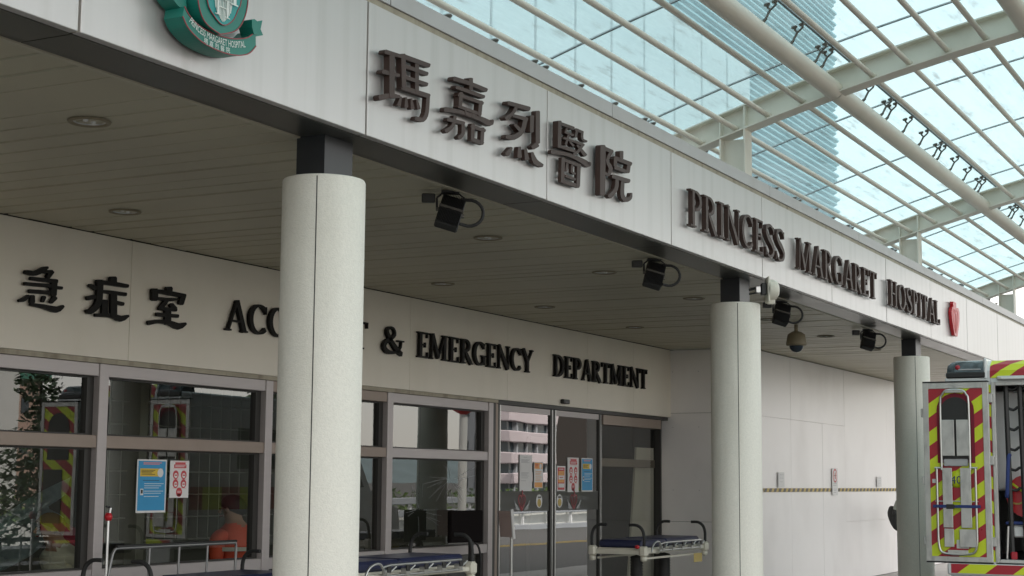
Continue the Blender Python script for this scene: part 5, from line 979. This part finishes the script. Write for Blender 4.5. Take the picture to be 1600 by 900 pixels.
for s_ in (1, -1):
    ya, yb = (LFT - 0.41, LFT - 0.02) if s_ > 0 else (RGT + 0.02, RGT + 0.41)
    prof = smooth([(0.0, 2.672), (-0.005, 2.72), (0.015, 2.79), (0.07, 2.84), (0.16, 2.858), (0.3, 2.86)], 3) + [(0.3, 2.672)]
    n_ = len(prof); sec = []
    steps = [(0, .80), (0.03, .90), (0.08, 1.0), (0.39, 1.0)] if s_ < 0 else [(0, 1.0), (0.31, 1.0), (0.36, .93), (0.39, .82)]
    lm_ = MB(); vs = []
    for dy_, k in steps: vs += [(0.15 + (a_ - 0.15) * k, ya + dy_, 2.672 + (b_ - 2.672) * k) for a_, b_ in prof]
    fs = [(i * n_ + k, i * n_ + (k + 1) % n_, (i + 1) * n_ + (k + 1) % n_, (i + 1) * n_ + k) for i in range(3) for k in range(n_)]; fs += [list(range(n_)), list(range(3 * n_, 4 * n_))]
    lm_.add(vs, fs); be = lm_.build('beacon', 'beaconlens', am)
    MB().bev(-0.014, 0.3, ya - 0.002, yb + 0.004, 2.672, 2.735, 0.012).build('beacon_base', 'black', be)
    MB().bev(-0.006, 0.004, ya + 0.05, yb - 0.12, 2.752, 2.765, 0.002).build('beacon_strip', 'pgrey', be)
    MB().lathe((0.006, ya + (0.28 if s_ > 0 else 0.10), 2.78), [(0, -0.006), (0.022, -0.004), (0.028, 0.01)], 14, 'x').build('red_lamp', 'red', be)
    MB().bev(-0.01, 0.4, (LFT - 0.42 if s_ > 0 else RGT + 0.40), (LFT - 0.39 if s_ > 0 else RGT + 0.43), 2.66, 2.868, 0.01).build('rib', 'ambwhite', am)
# open doors, folded back flat over the rear corners
def door(s_):
    d = MB(); y0, y1 = (0.63, 1.275) if s_ > 0 else (-1.275, -0.63); z0, z1 = 0.845, 2.625
    d.use('ambwhite').bev(-0.075, -0.022, y0, y1, z0, z1, 0.008)
    do = d.build('door', None, am)
    fr_ = MB(); w_ = 0.055
    fr_.bev(-0.088, -0.0755, y0, y0 + w_, z0, z1, 0.003); fr_.bev(-0.088, -0.0755, y1 - w_, y1, z0, z1, 0.003); fr_.bev(-0.088, -0.0755, y0 + w_, y1 - w_, z1 - 0.06, z1, 0.003); fr_.bev(-0.088, -0.0755, y0 + w_, y1 - w_, z0, z0 + 0.05, 0.003); fr_.build('door_edge', 'alplate', do)
    MB().box(-0.09, -0.02, y0, y1, z1 + 0.001, z1 + 0.014).build('seal', 'rubber', do); MB().box(-0.09, -0.02, y0, y1, z0 - 0.014, z0 - 0.001).build('seal', 'rubber', do)
    sp = MB(); stripes(sp, -(y1 - w_), -(y0 + w_), z0 + 0.05, z1 - 0.06, lambda a, b, d: (-0.079 + d, -a, b), 0.142, 0.70, 0.003, 0.05 if s_ > 0 else 0.1); sp.build('chevron_panel', None, do)
    for zz in (2.42, 1.80, 1.0): MB().bev(-0.06, 0.0, y0 - 0.035 if s_ > 0 else y1 - 0.005, y0 + 0.005 if s_ > 0 else y1 + 0.035, zz, zz + 0.09, 0.006).build('hinge', 'alplate', do)
    ye = y1 if s_ > 0 else y0
    for zz in (2.28, 1.0, 1.6): MB().bev(-0.085, -0.03, min(ye, ye + s_ * 0.025), max(ye, ye + s_ * 0.025), zz, zz + 0.09, 0.006).build('latch', 'alplate', do)
    return do
dL = door(1); dR = door(-1)
wn = [(0.19 * math.cos(math.pi * i / 12), 2.28 + 0.2 * math.sin(math.pi * i / 12)) for i in range(13)]
MB().prism([(0.19, 1.85)] + wn + [(-0.19, 1.85)], lambda a, b, d: (-0.084 + d, -0.955 - a, b), 0.003).build('window_recess', 'black', dR)
MB().bev(-0.092, -0.080, -1.20, -0.86, 1.0, 1.72, 0.004).build('mesh_pocket', 'black', dR)
# window recess and scoop stretcher on the left door (lateral coordinate c: + = towards the hinge)
cy = 0.955
def py_(a): return cy - a
bk = []
for i in range(13): a = math.pi * i / 12; bk.append((0.185 * math.cos(a), 2.35 + 0.17 * math.sin(a)))
bk = [(0.185, 1.82)] + bk + [(-0.185, 1.82)]
MB().prism(bk, lambda a, b, d: (-0.084 + d, py_(a), b), 0.003).build('window_recess', 'maroon', dL)
bk2 = [(0.15 * math.cos(math.pi * i / 12), 2.33 + 0.15 * math.sin(math.pi * i / 12)) for i in range(13)]
MB().prism([(0.15, 1.85)] + bk2 + [(-0.15, 1.85)], lambda a, b, d: (-0.088 + d, py_(a), b), 0.003).build('window_shade', 'black', dL)
ssr = MB(); X0 = -0.115
def tb(pts, r=0.012): ssr.tube([(X0 if len(p) == 2 else p[2], py_(p[0]), p[1]) for p in pts], r, 8)
tb(smooth([(-0.14, 1.75), (-0.14, 2.40), (-0.12, 2.50), (-0.07, 2.545), (0.07, 2.545), (0.12, 2.50), (0.14, 2.40), (0.14, 1.75)], 3))
tb([(-0.19, 1.77), (-0.19, 1.05)]); tb([(0.19, 1.77), (0.19, 1.05)]); tb(smooth([(-0.19, 1.12), (-0.18, 0.98), (-0.12, 0.925), (0.12, 0.925), (0.18, 0.98), (0.19, 1.12)], 3)); tb([(-0.21, 1.77), (-0.13, 1.77)]); tb([(0.13, 1.77), (0.21, 1.77)])
tb([(-0.21, 1.44), (0.21, 1.44)], 0.006)
sco = ssr.build('scoop_frame', 'steel', dL)
for a0, a1, z0, z1 in ((-0.135, -0.008, 1.89, 2.25), (0.012, 0.14, 1.89, 2.25), (-0.135, -0.04, 1.18, 1.77), (0.04, 0.145, 1.18, 1.77), (-0.13, -0.035, 0.99, 1.17), (0.02, 0.18, 0.99, 1.165)):
    MB().bev(-0.125, -0.112, py_(a1), py_(a0), z0, z1, 0.004).build('scoop_blade', 'alplate', sco)
MB().bev(-0.11, -0.10, py_(0.12), py_(-0.12), 1.79, 1.86, 0.01).build('buckle_bar', 'pgrey', sco); MB().bev(-0.125, -0.113, py_(0.09), py_(-0.09), 2.52, 2.555, 0.004).build('scoop_handle', 'alplate', sco); MB().bev(-0.125, -0.113, py_(0.10), py_(-0.10), 0.915, 0.96, 0.004).build('scoop_handle', 'alplate', sco)
MB().prism([(0.03 + 0.0, 1.66), (0.035, 1.66)], lambda a, b, d: (0, 0, 0), 0) if False else None
MB().lathe((-0.0845, cy, 1.66), [(0, -0.003), (0.085, -0.003), (0.085, 0.003)], 20, 'x').build('number_disc', 'yellow', dL)
MB().bev(-0.082, -0.078, py_(0.10), py_(-0.02), 0.975, 1.06, 0.001).build('white_label', 'paper', dL); MB().bev(-0.082, -0.078, py_(-0.2), py_(-0.245), 1.62, 1.66, 0.001).build('white_label', 'paper', dL)
text_mesh('40', 0.11, 'bluestrap', 'number', dL, lambda x, y: Vector((-0.0885, cy + 0.062 - x, 1.615 + y)))
MB().bev(-0.132, -0.127, py_(0.235), py_(-0.235), 1.375, 1.405, 0.002, ).build('strap', 'bluestrap', dL); MB().bev(-0.14, -0.131, py_(-0.02), py_(-0.1), 1.365, 1.412, 0.003).build('strap_buckle', 'black', dL)
# bumper and step
bm = MB(); bm.use('ambwhite').bev(-0.10, 0.03, RGT, LFT, 0.715, 0.83, 0.015); stripes(bm, RGT + 0.05, LFT - 0.04, 0.735, 0.825, lambda a, b, d: (-0.104 + d, a, b), 0.2, -0.75, 0.003, 0.03); bmo = bm.build('bumper', None, am)
MB().box(-0.09, 0.0, RGT + 0.05, LFT - 0.05, 0.42, 0.713).build('step', 'ambgrey', bmo); MB().bev(-0.107, -0.1045, 0.0, 0.28, 0.742, 0.768, 0.001).build('number_plate', 'paper', bmo)
# strip of chevron between door and opening
cs = MB(); stripes(cs, OL + 0.032, OL + 0.05, 0.85, 2.6, lambda a, b, d: (-0.004 + d, a, b), 0.12, 0.7, 0.003); cs.build('chevron_strip', None, am)
# interior fittings
inn_ = MB(); inn_.use('ambgrey').box(0.06, 3.6, LFT - 0.075, LFT - 0.052, 0.83, 2.66); inn_.use('ambdark').box(0.3, 3.6, RGT + T_ + 0.002, RGT + 0.1, 0.83, 2.66); inn_.use('ambgrey').box(3.55, 3.63, RGT + 0.11, LFT - 0.08, 0.83, 2.66); inn_.use('ambdark').box(0.04, 3.5, RGT + 0.12, LFT - 0.08, 0.822, 0.832); inn_.use('white').box(0.1, 3.5, RGT + 0.12, LFT - 0.08, 2.645, 2.665)
ino = inn_.build('lining', None, am)
MB().bev(0.35, 1.6, 0.40, 0.98, 1.55, 2.55, 0.02).build('cabinet', 'white', am)
nt_ = MB()
for y in (0.47, 0.335, 0.26): nt_.tube([(0.10, y, 0.95), (0.10, y + 0.02, 2.6)], 0.026, 6, flat=True)
for i in range(6): zz = 1.55 + i * 0.2; nt_.tube(smooth([(0.1, 0.50, zz + 0.03), (0.1, 0.42, zz), (0.1, 0.36, zz + 0.03), (0.1, 0.25, zz - 0.03)], 3), 0.014, 6)
nt_.build('cargo_net', 'black', am)
MB().bev(0.25, 0.5, 0.15, 0.34, 2.10, 2.5, 0.02).build('monitor', 'black', am)
MB().tube(smooth([(0.05, 0.50, 1.5), (0.02, 0.49, 1.52), (0.02, 0.47, 1.85), (0.05, 0.46, 1.9)], 3), 0.02, 8).build('grab_handle', 'bluestrap', am)
bp_ = MB().prism(smooth([(0.05, 1.33), (0.0, 1.45), (0.06, 1.63), (0.18, 1.68), (0.30, 1.62), (0.36, 1.44), (0.34, 1.30), (0.15, 1.27), (0.05, 1.33)], 3), lambda a, b, d: (0.2 + d, 0.53 - a, b + 0.02), 0.3).build('red_bag', 'emblem', am)
MB().strip([(a, b, 0.02) for a, b in smooth([(0.06, 1.60), (0.16, 1.52), (0.24, 1.44), (0.30, 1.30)], 4)], lambda a, b, d: (0.192 + d, 0.53 - a, b + 0.02), 0.008).build('bag_piping', 'yellow', bp_); MB().strip([(a, b, 0.016) for a, b in smooth([(0.02, 1.42), (0.12, 1.40), (0.22, 1.46), (0.33, 1.50)], 4)], lambda a, b, d: (0.190 + d, 0.53 - a, b + 0.02), 0.006).build('bag_piping', 'tapey', bp_)
MB().bev(0.1, 0.5, 0.05, 0.53, 1.215, 1.245, 0.008).build('shelf', 'bluestrap', am); MB().bev(0.14, 0.45, 0.26, 0.52, 1.09, 1.21, 0.015).build('white_box', 'white', am); MB().bev(0.14, 0.4, 0.08, 0.2, 0.92, 1.2, 0.03).build('red_case', 'emblem', am)
MB().bev(0.2, 1.4, -0.35, 0.16, 0.95, 1.2, 0.03).build('stretcher_base', 'black', am); MB().bev(0.25, 1.5, -0.35, 0.12, 1.2, 1.62, 0.06).build('stretcher_pad', 'black', am)
MB().tube([(0.08, 0.52, 0.88), (0.08, 0.50, 1.2)], 0.014, 8).build('chrome_pole', 'steel', am); MB().bev(0.05, 0.1, 0.42, 0.48, 0.87, 0.95, 0.01).build('red_clip', 'red', am)
ns = MB(); ns.use('paper').lathe((3.545, 0.18 - 0.0, 2.1), [(0, -0.002), (0.2, -0.002), (0.2, 0.003)], 24, 'x'); ns.use('emblem').tube([(3.535, 0.18 + 0.18 * math.cos(k * math.pi / 12), 2.1 + 0.18 * math.sin(k * math.pi / 12)) for k in range(25)], 0.022, 6, False); ns.tube([(3.533, 0.05, 2.23), (3.533, 0.31, 1.97)], 0.018, 6); ns.use('print').box(3.534, 3.538, 0.08, 0.28, 2.08, 2.12); ns.build('no_smoking_sign', None, am)
# cab, wheels and side markings
cb = MB(); prof = [(3.72, 0.45), (3.72, 2.35), (4.15, 2.30), (4.72, 1.45), (5.55, 1.15), (5.65, 0.45)]
cb.use('ambwhite').prism(prof, lambda a, b, d: (a, -0.97 + d, b), 1.94); cbo = cb.build('cab', None, am)
MB().prism([(4.18, 2.22), (4.70, 1.47), (4.74, 1.50), (4.22, 2.26)], lambda a, b, d: (a + 0.02, -0.85 + d, b + 0.012), 1.7).build('windscreen', 'darkglass', cbo)
for s_ in (-1, 1):
    MB().prism([(3.85, 1.45), (3.85, 2.15), (4.1, 2.15), (4.52, 1.5)], lambda a, b, d: (a, s_ * 0.972 + d * s_, b), 0.006).build('side_window', 'darkglass', cbo)
    for x in (0.95, 4.75):
        wv = MB().lathe((x, s_ * 0.9, 0.22), [(0, -0.11), (0.2, -0.11), (0.33, -0.1), (0.345, -0.05), (0.345, 0.05), (0.33, 0.1), (0.2, 0.11), (0, 0.11)], 24, 'y').build('wheel', 'rubber', am); MB().lathe((x, s_ * 1.012, 0.22), [(0, 0.01 * s_), (0.18, 0.008 * s_), (0.2, -0.002 * s_)], 20, 'y').build('rim', 'steel', wv)
    ck_ = MB()
    for i in range(9):
        ck_.use('yellow' if i % 2 else 'red').box(0.08 + i * 0.4, 0.08 + i * 0.4 + 0.4, s_ * (LFT + 0.002) - 0.002, s_ * (LFT + 0.002) + 0.002, 1.2, 1.5)
    ck_.build('side_marking', None, am)
    MB().bev(1.2, 2.3, s_ * (LFT + 0.003) - 0.004, s_ * (LFT + 0.003) + 0.004, 1.75, 2.3, 0.003).build('side_glass', 'darkglass', am)
MB().bev(0.1, 5.4, -0.9, 0.9, 0.3, 0.69, 0.05).build('chassis', 'black', am)
# ================================================================== across the road (seen in the glass)
def leaves(mb, c, r, n, size, m):
    mb.use(m)
    for i in range(n):
        d_ = Vector((R.gauss(0, 1), R.gauss(0, 1), R.gauss(0, 1))); d_ = d_.normalized() * (R.random() ** 0.45); p = Vector(c) + Vector((d_.x * r[0], d_.y * r[1], d_.z * r[2]))
        a = Vector((R.uniform(-1, 1), R.uniform(-1, 1), R.uniform(-0.6, 0.6))).normalized() * size * R.uniform(.7, 1.3); b = a.cross(Vector((R.uniform(-1, 1), R.uniform(-1, 1), R.uniform(-1, 1)))).normalized() * size * 0.42
        mb.add([p - a, p + b * 0.9 - a * 0.1, p + a, p - b * 0.9 - a * 0.1], [(0, 1, 2, 3)])
def tree(x, y, h, clumps, label, m='leaf', size=0.11, group=None):
    t = thing('tree', label, 'tree', (x, y, 0), 0, group)
    tr = MB().tube([(0, 0, -0.1), (0.03, 0.02, h * 0.3), (-0.03, 0.02, h * 0.62), (0.0, 0, h * 0.95)], [0.06, 0.05, 0.035, 0.012], 8)
    cr_ = MB()
    for cx, cy_, cz, r, n in clumps:
        tr.tube([(0, 0.01, cz * 0.72), (cx * 0.5, cy_ * 0.5, cz * 0.9), (cx, cy_, cz)], [0.022, 0.015, 0.006], 6); leaves(cr_, (cx, cy_, cz), (r, r, r * 0.8), int(n * 2.2), size * 0.9, m)
    tr.build('trunk', 'bark', t); cr_.build('crown', m, t, False); return t
GT = 'trees across the road'
tree(22.6, -4.6, 4.1, [(0.0, 0, 3.85, .42, 60), (-.25, .2, 3.35, .5, 80), (.35, -.2, 3.0, .5, 70), (-.1, .2, 2.55, .55, 90), (.3, .1, 2.2, .6, 80), (-.7, .3, 1.9, .6, 80), (-.6, 0, 1.3, .7, 90), (-.9, .2, .8, .7, 90), (.2, 0, 1.5, .5, 60)], 'slender dark broadleaf tree across the road, tallest of the small trees', group=GT)
tree(33.0, -6.5, 4.4, [(0, 0, 4.0, .6, 90), (.7, 0, 3.6, .7, 100), (-.7, 0, 3.5, .6, 90), (0.2, 0, 3.0, .8, 100)], 'bushy broadleaf tree across the road behind the ambulance', group=GT)
tree(19.8, -6.2, 2.3, [(0, 0, 1.9, .6, 90), (.5, .3, 1.3, .6, 80), (-.6, 0, 1.2, .6, 80), (0, .2, .7, .7, 90)], 'low spreading tree across the road at the planter end', group=GT)
pt = thing('planter', 'long concrete planter of mixed shrubs across the road', 'planter', (0, 0, 0))
MB().bev(24, 60, -10.6, -9.6, 0.0, 0.55, 0.03).build('trough', 'offwhite', pt)
sb = MB()
for i in range(34): leaves(sb, (25 + i * 1.03, -10.1, 0.85 + R.uniform(0, .2)), (.75, .5, .45), 60, 0.13, 'leaf2' if i % 3 else 'leaf')
so_ = sb.build('shrubs', None, pt, False); so_['kind'] = 'stuff'
for i, x in enumerate((30.5, 35.0)):
    rb = MB(); leaves(rb, (0, 0, 1.5), (.7, .5, .6), 170, 0.17, 'redleaf'); rb.use('bark').tube([(0, 0, 0.4), (0, 0, 1.5)], 0.03, 6)
    o = rb.build('red_shrub', None, None, False); o.location = (x, -10.0, 0); tag(o, ('red leaved shrub in the planter nearer the convex mirror', 'red leaved shrub in the planter farther along')[i], 'shrub', 'red shrubs in the planter')
br_ = thing('road_barrier', 'long pale grey two rail barrier along the far pavement', 'barrier', (0, 0, 0))
for zz in (0.45, 0.85): MB().bev(36, 80, -9.35, -9.25, zz, zz + 0.22, 0.02).build('rail', 'greyrender', br_)
for i in range(23): MB().box(36.1 + i * 1.98, 36.2 + i * 1.98, -9.45, -9.36, 0.03, 1.05).build('barrier_post', 'white', br_)
fp = thing('lamp_pole', 'white pole with a red cap standing across the road', 'pole', (34.9, -2.4 - 0.0, 0))
fp.location = (40.4, -5.4, 0)
MB().tube([(0, 0, -0.12), (0, 0, 3.55)], [0.15, 0.12], 14).build('pole', 'offwhite', fp); MB().lathe((0, 0, 3.55), [(0.10, 0), (0.30, 0.12), (0.34, 0.4), (0.28, 0.7), (0, 0.8)], 16).build('cap', 'emblem', fp)
cm = thing('convex_mirror', 'round convex traffic mirror on a post across the road', 'mirror', (38.3, -5.2, 0), rad(140))
MB().tube([(0, 0, -0.12), (0, 0, 1.9)], 0.035, 10).build('post', 'steel', cm); MB().lathe((0.06, 0, 1.75), [(0, 0.07), (0.15, 0.06), (0.30, 0.0), (0.34, -0.02), (0.36, -0.05), (0, -0.08)], 24, 'x').build('mirror_face', 'chrome', cm); MB().lathe((0.06, 0, 1.75), [(0.345, 0.0), (0.375, -0.01), (0.375, -0.07), (0, -0.09)], 24, 'x').build('rim', 'emblem', cm)
def block(name, x0, x1, y0, y1, h, wallm, label, floors, fh, wins, winm='darkglass', z0=0.0, face='y', roof=None):
    t = thing(name, label, 'building', (0, 0, 0))
    MB().box(x0, x1, y0, y1, -0.2, h).build('wall', wallm, t)
    if roof: MB().box(x0 - 0.4, x1 + 0.4, y0 - 0.4, y1 + 0.4, h, h + 0.6).build('roof', roof, t)
    w0 = None
    for k in range(floors):
        for a, b, c, d in wins:
            o = MB().box(x0 + a * (x1 - x0), x0 + b * (x1 - x0), y1 - 0.2, y1 + 0.05, z0 + k * fh + c * fh, z0 + k * fh + d * fh).build('window', winm, t)
    return t
def mir(px_az_deg, depth): pass
# pink banded block
pk = thing('pink_block', 'pink block with dark ribbon windows far across the road', 'building', (0, 0, 0))
BXo, BYo, BW = 157.6, -66.0, 19.0
MB().box(BXo, BXo + BW, BYo - 2, BYo, -0.2, 12.0).build('wall', 'darkglass', pk)
for k in range(6):
    zz = -0.9 + k * 2.3; MB().bev(BXo - 0.6, BXo + BW + 0.6, BYo - 2.2, BYo + 0.7, zz, zz + 1.25, 0.1).build('balcony_band', 'pink', pk)
    for i in range(7): MB().box(BXo + 1 + i * 2.8, BXo + 1.3 + i * 2.8, BYo, BYo + 0.3, zz + 1.25, zz + 2.3).build('window_post', 'greyrender', pk)
block('white_block', 52, 69.3, -66, -52, 8.3, 'offwhite', 'plain white block with green roof edge far across the road', 2, 4, [(0.1, 0.9, 0.9, 0.95)], 'greyrender', roof='roofgreen')
block('salmon_block', 70.0, 73.2, -70, -54, 7.6, 'salmon', 'salmon coloured block beside the white block across the road', 3, 2.4, [(0.15 + 0.3 * i, 0.35 + 0.3 * i, 0.3, 0.7) for i in range(2)], roof='roofgreen')
gk = block('grey_block', 123.9, 125.2, -53, -50, 30.0, 'greyrender', 'tall narrow grey block with small square windows across the road', 0, 3.2, [])
for k in range(9):
    for y0_, w_ in ((-52.4, 0.35), (-51.3, 0.8)): MB().box(123.85, 124.0, y0_, y0_ + w_, 1.0 + k * 3.2, 1.0 + k * 3.2 + (1.0 if w_ < .5 else 1.7)).build('window', 'darkglass', gk)
block('dark_block', 143.0, 152.0, -52.5, -40, 18.0, 'darkblock', 'dark brown block beside the pink block across the road', 4, 3.6, [(0.05 + 0.16 * i, 0.17 + 0.16 * i, 0.3, 0.8) for i in range(6)])
